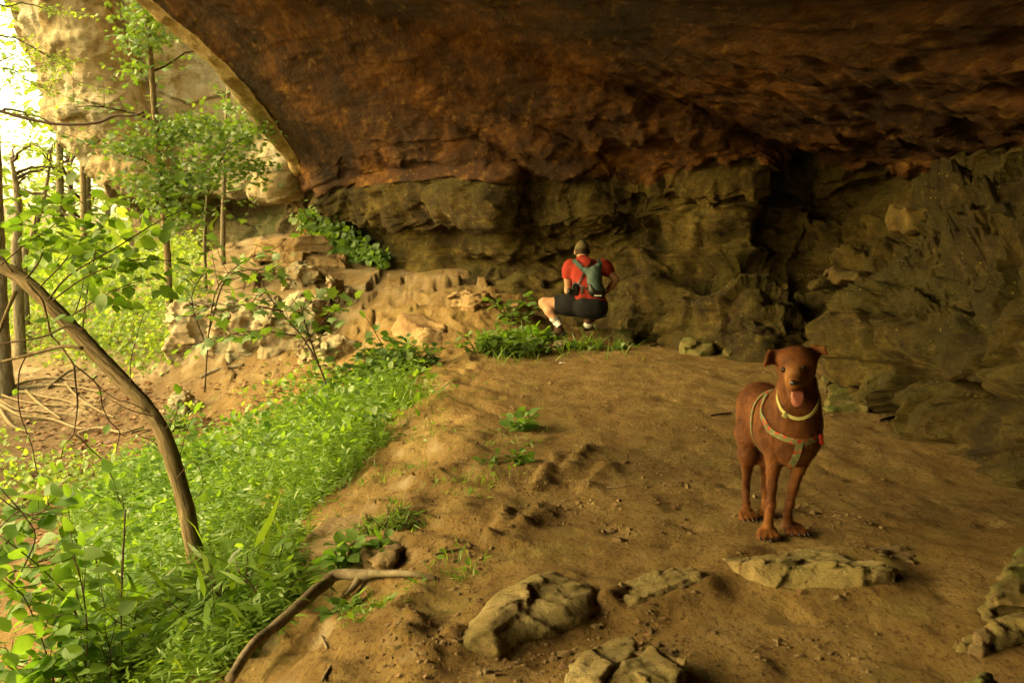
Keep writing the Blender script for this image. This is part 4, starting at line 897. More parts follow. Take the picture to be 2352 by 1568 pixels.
# litter on a white scrap near the person's feet
q = gp(1291, 834, .004)
V, F = tube([q + [-.03, 0, 0], q, q + [.03, .005, .004]], [.012, .016, .01], 8, n=8); V[:, 2] = q[2] + (V[:, 2] - q[2]) * .4
solo('paper_scrap', V, F, mat_plain('white_paper', (.7, .7, .66), .8, .05), 'tiny white scrap on the path just in front of the crouching person', 'litter')

# --- standing trees
def vpath(l, bot=None):
    q = [P(a, b, d) for a, b, d in l]
    if bot: q = [np.array([q[0][0], q[0][1], float(gz(q[0][0], q[0][1])) - .1])] + q
    return q
mt = tree('maple_tree', 'slim tree with a maple crown hanging in front of the pale cliff', 'tree', vpath([(385,590,14.6),(372,450,14.3),(362,330,14.0),(352,220,13.8),(345,120,13.7),(335,0,13.6),(330,-200,13.6),(320,-420,13.6)], True),
     np.array([9, 8.5, 7.5, 7, 6.5, 6, 5.5, 5, 3]) * 14 / 2287, 'bark', 'leaf_maple', 'maple', .10, .06, 12, 1.2, t0=.24, up=.35, sub=7, seed=3)
bl = lambda l: [(P(a, b, d), np.array([rx, ry, rz]), n) for a, b, d, rx, ry, rz, n in l]
leaf_cloud(mt, 'crown', bl([(330,330,13.8,.42,.5,.35,380),(400,290,13.9,.45,.5,.3,360),(350,430,13.9,.5,.5,.3,420),(430,400,14.1,.45,.5,.3,340),(470,320,14.2,.35,.5,.3,200),(320,70,13.5,.38,.5,.35,360),(375,20,13.5,.3,.5,.25,220),(300,130,13.5,.2,.4,.3,90),(400,490,14.2,.4,.5,.3,240)]), 'maple', .085, 'leaf_maple', 5)
mt = tree('maple_tree', 'low branching maple with dark leaves against the pale green cliff face', 'tree', vpath([(470,560,15.0),(478,440,15.0),(500,380,15.0),(530,330,15.0)], True),
     np.array([4, 4, 3.5, 3, 2]) * 15 / 2287, 'bark_grey', 'leaf_maple', 'maple', .10, .07, 8, 1.1, t0=.36, up=.4, sub=6, seed=8)
leaf_cloud(mt, 'crown', bl([(540,250,15,.5,.5,.4,170),(570,310,15,.45,.5,.4,220),(500,380,15,.5,.5,.3,260),(590,400,15,.35,.5,.2,90),(480,300,15,.4,.4,.4,170)]), 'maple', .09, 'leaf_maple', 6)
tree('thin_tree', 'thin dark bare trunk standing against the pale cliff face', 'tree', vpath([(512,560,16.0),(514,430,16),(516,320,16),(524,230,16),(527,150,16)], True), np.array([6, 6, 5.5, 5, 5, 4]) * 16 / 2287, 'bark_grey', 'leaf_maple', 'maple', .09, .11, 5, .5, t0=.35, seed=12, sub=4)
tree('forest_tree', 'straight narrow trunk in front of the brightest patch of forest', 'tree', vpath([(192,520,22),(191,450,22),(190,370,22),(189,250,22),(188,0,22),(186,-300,22)], True), np.array([8, 7, 7, 6.5, 6, 5, 4]) * 22 / 2287, 'bark', 'leaf_far', 'small', .16, .16, 12, 2.2, t0=.55, seed=14)
# the tree with exposed roots at the left edge
rt = thing('rooted_tree', 'old trunk at the left edge with pale roots spreading over the bare bank', 'tree', hit(8, 905))
d = hit(8, 905)[1]
part(rt, 'trunk', *tube([P(4,925,d), P(8,890,d), P(6,830,d), P(2,760,d), P(-2,650,d), P(-8,500,d), P(-20,200,d), P(-40,-200,d)], np.array([30, 24, 20, 18, 17, 16, 14, 11]) * d / 2287, 16, .15, 4, n=60), M['bark_grey'])
for L in ([(10,905),(60,905),(100,915),(150,925),(200,945)], [(5,915),(50,925),(110,935),(170,938),(240,936)], [(15,900),(80,893),(130,888),(180,895),(230,905)],
          [(0,925),(40,945),(110,952),(190,958)], [(20,895),(70,880),(120,872),(190,880)], [(0,935),(50,962),(120,968),(180,990),(230,985)], [(60,905),(90,930),(140,968)],
          [(150,885),(180,920),(230,948),(262,965)], [(0,945),(30,985),(80,1000)], [(110,895),(160,860),(200,850)], [(300,1005),(330,990),(380,985),(420,975)], [(180,1000),(230,990),(280,1000),(330,985)]):
    q = [gp(a, b, .02 + .03 * RNG.uniform()) for a, b in L]
    part(rt, 'root', *tube(q, np.linspace(5.5, 3, len(q)) * q[0][1] / 2287 * RNG.uniform(.5, .9), 7, .2, 5, n=30), M['bark'])
lim, tw = foliage_branch([P(-8,500,d), P(-20,200,d), P(-40,-200,d)], .08, 9, 1.3, .2, .1, 6, 21)
branch_parts(rt, lim, tw, 6, .004); part(rt, 'crown', *leaves_on(tw, 'small', .10, .05, start=.1), M['leaf_far'])
tree('forked_tree', 'dark trunk with a torn pale streak at the left edge of the clearing', 'tree', vpath([(38,600,15.5),(40,540,15.5),(42,480,15.5),(36,420,15.5),(24,360,15.5)], True), np.array([13, 12, 10, 9, 7, 3]) * 15.5 / 2287, 'bark_grey', 'leaf_far', 'small', .10, .12, 6, 1.1, t0=.7, seed=25)
tree('slanting_tree', 'slanting grey trunk leaning right beside the dark forked one', 'tree', vpath([(55,600,16.2),(75,540,16.2),(95,470,16.2),(108,420,16.2),(120,330,16.2)], True), np.array([9, 8, 7, 6, 4, 2]) * 16.2 / 2287, 'bark_grey', 'leaf_far', 'small', .10, .14, 4, .7, t0=.8, seed=27)
tree('hemlock_tree', 'feathery green branches hanging over the outer cliff block at the top left', 'tree', vpath([(-40,620,12.5),(-40,450,12.5),(-38,300,12.5),(-40,150,12.5),(-42,0,12.5),(-44,-300,12.5)], True), np.array([7, 6, 6, 5.5, 5, 5, 3]) * 12.5 / 2287, 'bark_grey', 'leaf_far', 'small', .075, .020, 15, 1.45, t0=.5, up=-.05, sub=8, seed=29, droop=.15)
# dead limb reaching in front of the outer block
q = path([(-20,250),(60,272),(120,284),(180,286),(230,280),(262,266),(300,266),(330,258)], 12.2)
t = thing('dead_limb', 'dark leafless limb reaching across the outer cliff block', 'branch', q[0]); part(t, 'limb', *tube(q, np.linspace(4, 2.5, 8) * 12.2 / 2287, 7, .2, 6, n=40), M['twig'])
part(t, 'twig', *tube(path([(120,284),(85,268),(40,262)], 12.2), .008, 5, n=8), M['twig'])
# far forest, sunlit
proto = None; FT = []
spots = [(-11.5,27),(-14,31),(-9.2,30),(-17,27),(-12.5,37),(-20,34),(-9,44),(-24,42),(-21,52),(-30,50),(-8,36),(-26,33),(-18.5,60),(-28,64),(-10.5,58),(-33,41)]
protos = []
for i, (x, y) in enumerate(spots):
    g = grp(x, y)
    if i < 4:
        h = [9, 11, 10, 8][i]; tp = [np.array([x, y, g[2] - .2]), g + [.1, 0, h * .3], g + [.2, .1, h * .6], g + [0, .2, h]]
        t = tree('broadleaf_tree', ['sunlit forest tree, nearest in the gap left of the cliff', 'sunlit forest tree just behind the nearest one in the gap', 'sunlit forest tree hard by the foot of the outer cliff block', 'sunlit forest tree at the left picture edge'][i], 'tree', tp, [.13, .11, .08, .03], 'bark_grey', 'leaf_far', 'ovate', .26, .24, 26, 2.9, t0=.12, up=.12, sub=8, seed=40 + i, group='sunlit trees of the far forest')
        protos.append(t)
    else:
        s = protos[i % 4]; c = s.copy(); COL.objects.link(c); c.location = Vector([float(k) for k in g]); c.rotation_euler.z = i * 1.7; k = 1 + .25 * math.sin(i * 3.1) + (y - 30) * .012
        c.scale = (k, k, k); c['label'] = 'hazy sunlit tree deep in the forest beyond the cliff'
        for ch in s.children:
            e = ch.copy(); COL.objects.link(e); e.parent = c
            for g2 in ch.children:
                e2 = g2.copy(); COL.objects.link(e2); e2.parent = e

# --- shrubs and saplings
def shrub(name, label, base, stems, kind, leaf, every, mat, stemr=.004, start=.2, droop=.3, sides=4, sl=.35, flat=.7, seed=0, group=None, stemmat='twig'):
    rg = np.random.default_rng(seed); t = thing(name, label, 'plant', base, group); S = []; L = []; few = len(stems) <= 6
    for s in stems:
        if few and S: part(t, 'stem', *merge(S), M[stemmat]); S = []
        s = [np.asarray(k, float) for k in s]; S.append(tube(s, np.linspace(stemr, stemr * .45, len(s)), 5, n=len(s) * 4)); q = catmull(s, 40); ln = np.linalg.norm(q[-1] - q[0]); L.append(q[int(40 * start)::6])
        for k in range(sides):
            m = int(40 * (start + (.95 - start) * (k + rg.uniform()) / sides)); dd = norm(rg.normal(size=3) * [1, 1, .5] + (q[-1] - q[0]) / ln * .6 + [0, 0, .1]); l = ln * sl * rg.uniform(.5, 1)
            b = bez(q[m], q[m] + dd * l, -UP * l * .08, 4); L.append(b); S.append(tube(b, np.linspace(stemr * .5, stemr * .3, 4), 4))
    part(t, 'stem' if few else 'stems', *merge(S), M[stemmat]); part(t, 'foliage', *leaves_on(L, kind, leaf, every, start=.1, droop=droop, flat=flat), M[mat]); return t
# broad-leaved bush, bottom left
D = 3.3
B = lambda l, d=D: [P(a, b, d + .12 * i / 3) for i, (a, b) in enumerate(l)]
shrub('broadleaf_bush', 'broad-leaved bush with large bright green leaves filling the bottom left corner', P(120, 1700, D), [B([(140,1720),(130,1600),(100,1480),(60,1380),(20,1330)]), B([(160,1720),(190,1580),(200,1450),(185,1330),(160,1260)]),
      B([(120,1720),(80,1620),(40,1540),(10,1480)]), B([(180,1720),(240,1620),(255,1520),(240,1440)]), B([(100,1720),(110,1640),(150,1540),(170,1500)]), B([(60,1720),(40,1620),(60,1560),(110,1500)])], 'ovate', .072, .030, 'leaf_big', .004, .15, sides=13, seed=2, flat=.55)
shrub('broadleaf_bush', 'arching twig of large serrated leaves entering from the left edge above the corner bush', P(-140, 1420, 3.7), [B([(-140,1420),(-60,1340),(20,1240),(90,1180),(140,1130)], 3.7), B([(-140,1400),(-60,1290),(10,1200),(60,1160)], 3.7), B([(-100,1440),(0,1330),(90,1290),(190,1270)], 3.6)], 'ovate', .085, .042, 'leaf_big', .004, .3, sides=8, sl=.25, seed=4, flat=.5)
shrub('broadleaf_bush', 'round-leaved bush just right of the corner bush, in front of the ravine', P(300, 1500, 4.0), [B([(260,1560),(250,1450),(230,1340),(215,1260)], 4.0), B([(280,1560),(285,1450),(278,1340),(285,1200),(280,1130)], 4.1), B([(240,1560),(190,1440),(150,1360),(110,1330)], 4.0), B([(300,1560),(340,1480),(350,1420)], 4.1)], 'ovate', .066, .036, 'leaf_big', .0035, .2, sides=8, seed=6, flat=.55)
# bare stems in front
t = thing('leafless_sapling', 'thin dark leafless stems rising among the corner bushes', 'plant', P(200, 1568, 3.6))
for L in ([(285,1600),(278,1420),(282,1300),(288,1170)], [(210,1600),(190,1480),(160,1380),(90,1300),(0,1230)], [(200,1600),(215,1500),(175,1360)], [(225,1600),(180,1500),(60,1370),(-20,1330)], [(0,1120),(60,1190),(80,1240),(40,1330)], [(-20,1130),(60,1180),(110,1170)]):
    part(t, 'stem', *tube(path(L, 3.6), .003, 6, .1, n=20), M['twig'])
# maple saplings before the outcrop
dd = 9.3
B2 = lambda l, d=dd: [P(a, b, d) for a, b in l]
shrub('maple_sapling', 'maple sapling with dark stem and lobed leaves in front of the outcrop', hit(745, 880), [B2([(752,890),(731,836),(695,774),(660,735),(632,701),(600,650)]), B2([(731,836),(700,740),(690,700)]), B2([(695,774),(600,760),(520,770),(440,790)]), B2([(700,790),(760,720),(800,700)]), B2([(650,715),(560,700),(500,720)])], 'maple', .125, .10, 'leaf_maple', .010, .25, sides=6, sl=.3, seed=11, flat=.8)
shrub('maple_sapling', 'maple sapling of drooping branches between the far ledge and the leaning tree', hit(470, 900), [B2([(470,900),(480,760),(500,660),(560,600),(620,575)], 9.8), B2([(480,760),(520,640),(600,620),(650,640)], 9.8), B2([(475,800),(440,690),(470,620)], 9.8)], 'maple', .125, .10, 'leaf_maple', .009, .3, sides=7, sl=.3, seed=13, flat=.8)
shrub('maple_sapling', 'slender upright sapling above the dark bush', hit(893, 850), [B2([(893,850),(880,800),(860,760),(838,726)], 9.3), B2([(885,815),(860,800),(830,805)], 9.3)], 'ovate', .10, .12, 'leaf', .006, .3, sides=2, sl=.2, seed=15)
def mound(name, label, px, py, rx, h, n, leaf, mat, kind='ovate', seed=0, depth=None, group=None, ry=None):
    """bushy clump: short stems fan out from the ground"""
    rg = np.random.default_rng(seed); g = hit(px, py); st = []
    for i in range(n):
        a = rg.uniform(0, 2 * PI); r = rx * math.sqrt(rg.uniform()); x = g[0] + r * math.cos(a); y = g[1] + (ry or rx) * .7 * math.sqrt(rg.uniform()) * math.sin(a)
        b = np.array([x, y, float(gz(x, y)) - .02]); hh = h * rg.uniform(.5, 1) * (1 - .5 * (r / rx) ** 2); e = b + [rg.normal() * h * .35 + (x - g[0]) * .35, rg.normal() * h * .3, hh]
        st.append(bez(b, e, UP * .1 * h, 4))
    return shrub(name, label, g, st, kind, leaf, leaf * .75, mat, .004 * max(1, g[1] / 6), .2, sides=3, sl=.45, seed=seed, flat=.9, group=group)
mound('leafy_bush', 'dense dark green bush at the top of the grassy slope beside the path', 895, 872, .33, .34, 48, .085, 'leaf_dark', seed=21, ry=.5)
mound('leafy_bush', 'lighter bush tucked left behind the dark green one', 850, 868, .32, .40, 26, .075, 'leaf', seed=22)
mound('leafy_plant', 'leafy weeds in front of the crouching person\'s bent knee', 1185, 803, .26, .22, 46, .065, 'leaf', seed=24, ry=.6)
mound('leafy_plant', 'bright weeds at the left end of the clump before the person', 1125, 812, .20, .26, 24, .07, 'leaf', seed=25)
mound('leafy_plant', 'tall thin weeds rising at the wall left of the person', 1185, 745, .14, .42, 6, .10, 'leaf', seed=26)
mound('leafy_plant', 'shadowed weeds right of the crouching person against the wall', 1425, 758, .30, .30, 26, .075, 'leaf', seed=27)
mound('leafy_plant', 'small weeds in front of the grey stone near the wall', 1370, 800, .25, .12, 26, .05, 'leaf', seed=28)
mound('broadleaf_weed', 'broad rounded leaf clump left of the person\'s striped sock', 1222, 785, .10, .15, 8, .14, 'leaf_big', seed=29)
mound('seedling', 'bright seedling with four leaves on the bare bank', 1180, 985, .06, .13, 4, .07, 'leaf_big', seed=31)
mound('seedling', 'faint low seedlings below the bright one on the bank', 1160, 1060, .10, .06, 7, .045, 'leaf', seed=32)
mound('fern_tuft', 'grassy tuft just right of the tilted slab', 885, 1210, .12, .10, 40, .05, 'grass', 'lance', seed=33)
mound('leafy_plant', 'pale-leaved weed growing in front of the tilted slab', 800, 1290, .10, .14, 9, .06, 'leaf_big', seed=34)
mound('leafy_plant', 'long-leaved weed left of the tilted slab', 640, 1300, .14, .22, 9, .10, 'leaf_big', 'lance', seed=35)
mound('leafy_plant', 'small hanging leaf plant under the bend of the fallen branch', 797, 1395, .04, .06, 4, .05, 'leaf_big', seed=36)
mound('tall_grass_clump', 'tall bamboo-leaved grass arching in front of the leaning trunk', 520, 1480, .30, .42, 30, .17, 'grass', 'lance', seed=37)
mound('tall_grass_clump', 'lower bamboo-leaved grass between the trunk foot and the corner bush', 390, 1500, .34, .36, 26, .15, 'grass', 'lance', seed=38)
mound('leafy_bush', 'glossy dark undergrowth bush behind the middle of the leaning trunk', 560, 1090, .45, .30, 40, .07, 'leaf_dark', seed=39)
mound('leafy_bush', 'small sprouting shrub against the middle of the leaning trunk', 420, 985, .16, .30, 10, .07, 'leaf', seed=46)
# ivy creeping down the wall foot
n = 1500; t = RNG.uniform(size=n) ** .9; cx = np.interp(t, [0, .3, .6, 1], [705, 760, 800, 880]); cyy = np.interp(t, [0, .3, .6, 1], [505, 525, 565, 600]); w = np.interp(t, [0, .3, 1], [34, 34, 14]); dpt = np.interp(t, [0, .3, .6, 1], [16.3, 15.8, 15.2, 14.6])
pos = np.array([P(a + RNG.normal() * q * .55, b + RNG.normal() * q * .5, k - RNG.uniform(0, .4)) for a, b, q, k in zip(cx, cyy, w, dpt)])
pos[:, 2] = np.maximum(pos[:, 2], gz(pos[:, 0], pos[:, 1]) + .02)
t = thing('ivy', 'bright green ivy creeping down from the wall onto the far ledge', 'plant', gp(790, 585))
part(t, 'foliage', *scatter('ovate', pos, rnd(n, .5) + [0, -.5, -.3], rnd(n, .4) + [-.2, -.5, .8], RNG.uniform(.07, .13, n), 1.3), M['leaf'])
q = path([(700,495),(760,530),(800,565),(880,600)], 15.6); part(t, 'vine', *tube(q, .012, 5, n=20), M['twig'])

# --- ground cover: grass and undergrowth (beyond counting)
def inpoly(px, py, poly):
    poly = np.asarray(poly, float); c = np.zeros(len(px), bool); j = len(poly) - 1
    for i in range(len(poly)):
        a, b = poly[i], poly[j]; cond = ((a[1] > py) != (b[1] > py)) & (px < (b[0] - a[0]) * (py - a[1]) / (b[1] - a[1] + 1e-9) + a[0]); c ^= cond; j = i
    return c
def field(n, xr, yr, poly=None, clump=2.0, thr=-.1, invd=True):
    m = int(n * 4); y = RNG.uniform(*yr, m) if not invd else np.exp(RNG.uniform(math.log(yr[0]), math.log(yr[1]), m)); x = RNG.uniform(*xr, m) * (y / yr[1] if invd else 1)
    z = gz(x, y); V = np.stack([x, y, z], -1); px, py, _ = proj(V); e = np.stack([x, y, 0 * x], -1); px = px + 55 * fbm(e, 3, 1.4) + RNG.normal(size=m) * 16; py = py + 45 * fbm(e + 9, 3, 1.4) + RNG.normal(size=m) * 14
    k = np.ones(m, bool) if poly is None else inpoly(px, py, poly)
    k &= fbm(np.stack([x, y, 0 * x], -1), 3, clump) > thr + RNG.normal(size=m) * .08
    return V[k][:n]
GR = [(480,1600),(550,1500),(640,1420),(650,1330),(675,1240),(745,1150),(820,1070),(890,980),(985,885),(880,870),(790,910),(620,940),(460,965),(440,1010),(330,1080),(250,1110),(100,1180),(-60,1230),(-60,1600)]
LS = []
V = field(15000, (-4.6, .2), (2.4, 10), GR, 1.5, -.10); n = len(V); hh = RNG.uniform(.05, .15, n) * np.clip(1 + 1.6 * fbm(V, 3, 1.6), .4, 2) * np.interp(V[:, 1], [2.4, 6, 10], [.8, 1.15, 1.5])
LS.append(scatter('blade', V, rnd(n, .55) + [.1, -.1, .75], rnd(n, .5) + [.3, -.5, .6], hh, RNG.uniform(.35, .8, n)))
# stilt grass: stems with little lance leaves all the way up
V = field(8500, (-4.6, .2), (2.4, 10), GR, 1.2, -.12); n = len(V); hh = RNG.uniform(.08, .26, n) * np.interp(V[:, 1], [2.4, 5, 10], [.7, 1.1, 1.5]); ax = norm(rnd(n, .25) + [.15, -.15, 1])
for k in range(6):
    p = V + ax * (hh * (.25 + .15 * k))[:, None]; a = RNG.uniform(0, 2 * PI, n); LS.append(scatter('lance', p, np.stack([np.cos(a), np.sin(a), np.full(n, .15)], -1) + rnd(n, .2), UP + rnd(n, .35), RNG.uniform(.035, .075, n) * np.interp(V[:, 1], [2.4, 5, 10], [.8, 1.1, 1.4]), 1.4))
v, f = merge(LS); solo('grass', v, f, M['grass'], 'light green grass and stilt grass covering the slope', 'grass', kind='stuff')
# broad low weeds between
V = field(7500, (-5.2, .1), (3, 11), GR, 1.1, .02); n = len(V)
v, f = scatter('ovate', V + UP * RNG.uniform(.03, .22, n)[:, None] * np.interp(V[:, 1], [3, 11], [.8, 1.4])[:, None], rnd(n, .6) + [.1, -.4, .1], rnd(n, .4) + UP, RNG.uniform(.03, .07, n) * np.interp(V[:, 1], [3, 11], [.8, 1.5]), 1.1)
solo('undergrowth', v, f, M['leaf'], 'small-leaved weeds growing through the slope grass', 'ground cover', kind='stuff')
# sparse tufts on bare soil
LS = []; V = field(1500, (-1.6, .9), (2.5, 9), [(560,1600),(980,1330),(1100,1330),(1130,1200),(1250,960),(1180,880),(980,880),(720,1240),(700,1400)], 2.4, .12); n = len(V)
LS.append(scatter('blade', V, rnd(n, .5) + [0, -.1, .7], rnd(n, .5) + UP, RNG.uniform(.02, .06, n), 1.0)); V = V[::3]; n = len(V)
LS.append(scatter('ovate', V + UP * .012, rnd(n, .7) + [0, -.3, .2], rnd(n, .3) + UP, RNG.uniform(.015, .035, n)))
V = field(900, (-2.0, 3.2), (8, 13.0), [(1110,832),(1120,790),(1300,770),(1470,780),(1480,810),(1300,815),(1130,838)], 2.4, -.1); n = len(V)
LS.append(scatter('blade', V, rnd(n, .5) + [0, -.1, .8], rnd(n, .5) + UP, RNG.uniform(.08, .22, n), .8))
v, f = merge(LS); solo('sparse_grass', v, f, M['grass'], 'thin scattered grass on the bare dirt bank', 'grass', kind='stuff')
# ravine undergrowth, farther off
LS = []
V = field(13000, (-12, -2.5), (9.5, 22), [(-60,560),(380,560),(450,600),(470,680),(430,760),(420,850),(280,840),(150,840),(60,800),(-60,760)], .5, -.25); n = len(V)
LS.append(scatter('ovate', V + UP * (RNG.uniform(0, 1, n) ** 1.6 * .55)[:, None], rnd(n, .6) + [.1, -.5, .1], rnd(n, .4) + UP, RNG.uniform(.05, .11, n)))
V = field(3500, (-9, -2), (8.5, 15), [(-60,1230),(-60,1010),(80,1040),(250,1060),(420,1000),(600,900),(700,850),(800,900),(450,960),(330,1080)], 1.5, -.02); n = len(V)
LS.append(scatter('ovate', V + UP * (RNG.uniform(0, 1, n) ** 1.5 * .25)[:, None], rnd(n, .6) + [.1, -.5, .1], rnd(n, .4) + UP, RNG.uniform(.04, .09, n)))
v, f = merge(LS); solo('ravine_undergrowth', v, f, M['leaf_far'], 'leafy undergrowth on the ravine floor', 'ground cover', kind='stuff')
LS = []; V = field(5000, (-34, -6), (20, 60), None, .3, -.3); n = len(V)
LS.append(scatter('ovate', V + UP * (RNG.uniform(0, 1, n) ** 1.5 * 1.3)[:, None], rnd(n, .6) + [.1, -.5, .1], rnd(n, .4) + UP, RNG.uniform(.2, .4, n)))
v, f = merge(LS); solo('forest_floor_plants', v, f, M['leaf_far'], 'sunlit undergrowth of the forest beyond the cliff', 'ground cover', kind='stuff')
# dead leaves and pebbles
LS = []; V = field(2600, (-8, -1), (3, 16), [(-60,1300),(-60,860),(200,850),(420,900),(700,830),(900,900),(500,1000),(300,1100),(200,1300)], 1.5, -.2); n = len(V)
LS.append(scatter('ovate', V + UP * .012, rnd(n, 1) * [1, 1, .15], rnd(n, .25) + UP, RNG.uniform(.05, .10, n)))
V = field(260, (-1.5, 4.5), (2.4, 12), None, 2.0, .05); n = len(V); LS.append(scatter('ovate', V + UP * .006, rnd(n, 1) * [1, 1, .2], rnd(n, .3) + UP, RNG.uniform(.012, .03, n)))
v, f = merge(LS); solo('leaf_litter', v, f, M['deadleaf'], 'dead brown leaves scattered over the soil', 'leaf litter', kind='stuff')
V = field(4200, (-2.2, 5.0), (2.3, 13), None, 2.2, .02); n = len(V)
ov = np.array([(1,0,0),(-1,0,0),(0,1,0),(0,-1,0),(0,0,1),(0,0,-1)], float); of = np.array([(0,2,4),(2,1,4),(1,3,4),(3,0,4),(2,0,5),(1,2,5),(3,1,5),(0,3,5)])
_m = {}; _v = list(map(tuple, ov)); _f = []
def _mid(a, b):
    k = (min(a, b), max(a, b))
    if k not in _m: _m[k] = len(_v); _v.append(tuple(norm(np.array(_v[a]) + np.array(_v[b]))))
    return _m[k]
for a, b, c in of: x_, y_, z_ = _mid(a, b), _mid(b, c), _mid(c, a); _f += [(a, x_, z_), (x_, b, y_), (z_, y_, c), (x_, y_, z_)]
ov = np.array(_v) * [1, 1, .65]; of = np.array(_f)
s = RNG.gamma(1.2, .0028, n) + .0015; vv = V[:, None] + s[:, None, None] * (ov[None] * RNG.uniform(.7, 1.25, (n, 18, 1)) * RNG.uniform(.7, 1.4, (n, 1, 3)))
solo('pebbles', vv.reshape(-1, 3), (of[None] + 18 * np.arange(n)[:, None, None]).reshape(-1, 3), M['slab'], 'crumbs of soil and small stones on the dirt', 'pebbles', kind='stuff', smooth=False)
# ------------------------------------------------------------------ sculpted figures
class Field:
    def __init__(s, lo, hi, h):
        s.lo = np.asarray(lo, float); s.h = h; s.n = np.ceil((np.asarray(hi, float) - s.lo) / h).astype(int) + 1
        s.D = np.full(s.n, 0.12)
    def reg(s, a, b):
        i = np.clip(((np.asarray(a) - s.lo) / s.h).astype(int), 0, s.n - 1); j = np.clip(((np.asarray(b) - s.lo) / s.h).astype(int) + 2, 1, s.n)
        sl = tuple(slice(p, q) for p, q in zip(i, j))
        X = np.stack(np.meshgrid(*[s.lo[k] + s.h * np.arange(i[k], j[k]) for k in range(3)], indexing='ij'), -1); return sl, X
    def op(s, fn, a, b, k=.02, mode='add', pad=.07):
        a = np.asarray(a, float); b = np.asarray(b, float); sl, X = s.reg(np.minimum(a, b) - pad, np.maximum(a, b) + pad); v = fn(X)
        if mode == 'add': s.D[sl] = smin(s.D[sl], v, k)
        else: s.D[sl] = -smin(-s.D[sl], v, k)
    def caps(s, a, b, ra, rb=None, k=.02):
        rb = ra if rb is None else rb; m = max(ra, rb); a = np.asarray(a); b = np.asarray(b)
        s.op(lambda X: s_caps(X, a, b, ra, rb), np.minimum(a, b) - m, np.maximum(a, b) + m, k)
    def chain(s, pts, rs, k=.02):
        for i in range(len(pts) - 1): s.caps(pts[i], pts[i + 1], rs[i], rs[i + 1], k)
    def ell(s, c, r, R=None, k=.02, mode='add'):
        m = max(r); c = np.asarray(c); s.op(lambda X: s_ell(X, c, r, R), c - m, c + m, k, mode)
    def tri(s, a, b, c, r, k=.008):
        a, b, c = map(np.asarray, (a, b, c)); n = norm(np.cross(b - a, c - a))
        def fn(X):
            w = X - a; e1 = b - a; e2 = c - a; d00 = e1 @ e1; d01 = e1 @ e2; d11 = e2 @ e2; d20 = w @ e1; d21 = w @ e2; den = d00 * d11 - d01 * d01
            v = (d11 * d20 - d01 * d21) / den; u = (d00 * d21 - d01 * d20) / den; ins = (v >= 0) & (u >= 0) & (v + u <= 1); pl = np.abs(w @ n)
            ed = np.minimum(np.minimum(s_caps(X, a, b, 0), s_caps(X, b, c, 0)), s_caps(X, a, c, 0)); return np.where(ins, pl, ed) - r
        s.op(fn, np.minimum(np.minimum(a, b), c) - r, np.maximum(np.maximum(a, b), c) + r, k)
    def noise(s, amp, sc): 
        sl, X = s.reg(s.lo, s.lo + s.h * s.n); m = np.abs(s.D) < .05; s.D[m] += amp * fbm(X[m], 3, sc)
    def at(s, Q):
        q = np.clip((np.asarray(Q) - s.lo) / s.h, 0, s.n - 1.001); i = q.astype(int); f = q - i; o = 0
        for a in (0, 1):
            for b in (0, 1):
                for c in (0, 1):
                    o = o + np.abs(1 - a - f[..., 0]) * np.abs(1 - b - f[..., 1]) * np.abs(1 - c - f[..., 2]) * s.D[i[..., 0] + a, i[..., 1] + b, i[..., 2] + c]
        return o
    def grad(s, Q):
        e = s.h; return norm(np.stack([s.at(Q + np.eye(3)[k] * e) - s.at(Q - np.eye(3)[k] * e) for k in range(3)], -1))
    def mesh(s):
        D = s.D; return surface_nets(lambda X: D, s.lo, s.lo + s.h * (s.n - 1.4), s.h)
    def surf(s, px, py, d0=None):
        r = ray(px, py); r = r / r[1]; d = np.linspace(s.lo[1], s.lo[1] + s.h * s.n[1], 1500); Q = CAM + d[:, None] * r
        v = s.at(Q); inside = ((Q > s.lo) & (Q < s.lo + s.h * (s.n - 1))).all(1); k = np.argmax((v < 0) & inside)
        return Q[k] if ((v < 0) & inside).any() else P(px, py, d0 or d.mean())
def relax(V, F, it=2, lam=.5):
    n = len(V); e = np.concatenate([np.stack([F[:, i], F[:, (i + 1) % 4]], 1) for i in range(4)]); e = np.concatenate([e, e[:, ::-1]])
    deg = np.bincount(e[:, 0], minlength=n)[:, None]
    for _ in range(it):
        A = np.stack([np.bincount(e[:, 0], V[e[:, 1], k], n) for k in range(3)], 1); V = V + lam * (A / np.maximum(deg, 1) - V)
    return V
def ribbon(pts, nrm, w, th=.003, closed=False):
    """flat strap with real thickness along pts, lying on a surface with normals nrm"""
    pts = np.asarray(pts); T = np.gradient(pts, axis=0)
    if closed: T = np.roll(pts, -1, 0) - np.roll(pts, 1, 0)
    T = norm(T); S = norm(np.cross(T, nrm)) * w / 2; n = len(pts)
    V = np.stack([pts - S, pts + S, pts + S + nrm * th, pts - S + nrm * th], 1).reshape(-1, 3); F = []
    for i in range(n if closed else n - 1):
        j = (i + 1) % n
        for k in range(4): F.append((4 * i + k, 4 * i + (k + 1) % 4, 4 * j + (k + 1) % 4, 4 * j + k))
    if not closed: F += [(0, 1, 2, 3), (4 * n - 1, 4 * n - 2, 4 * n - 3, 4 * n - 4)]
    return V, [np.array(F)]
def ring(fd, c, nvec, off=.002, n=56):
    nvec = norm(nvec); a = norm(np.cross(nvec, [0, 1, .01])); b = np.cross(nvec, a); t = np.linspace(0, .22, 240); out = []
    for k in range(n):
        d = math.cos(2 * PI * k / n) * a + math.sin(2 * PI * k / n) * b; v = fd.at(c + t[:, None] * d); j = np.argmax(v > 0); out.append(c + d * (t[j] + off))
    out = np.array(out)
    for _ in range(3): out = .25 * np.roll(out, 1, 0) + .5 * out + .25 * np.roll(out, -1, 0)
    return out

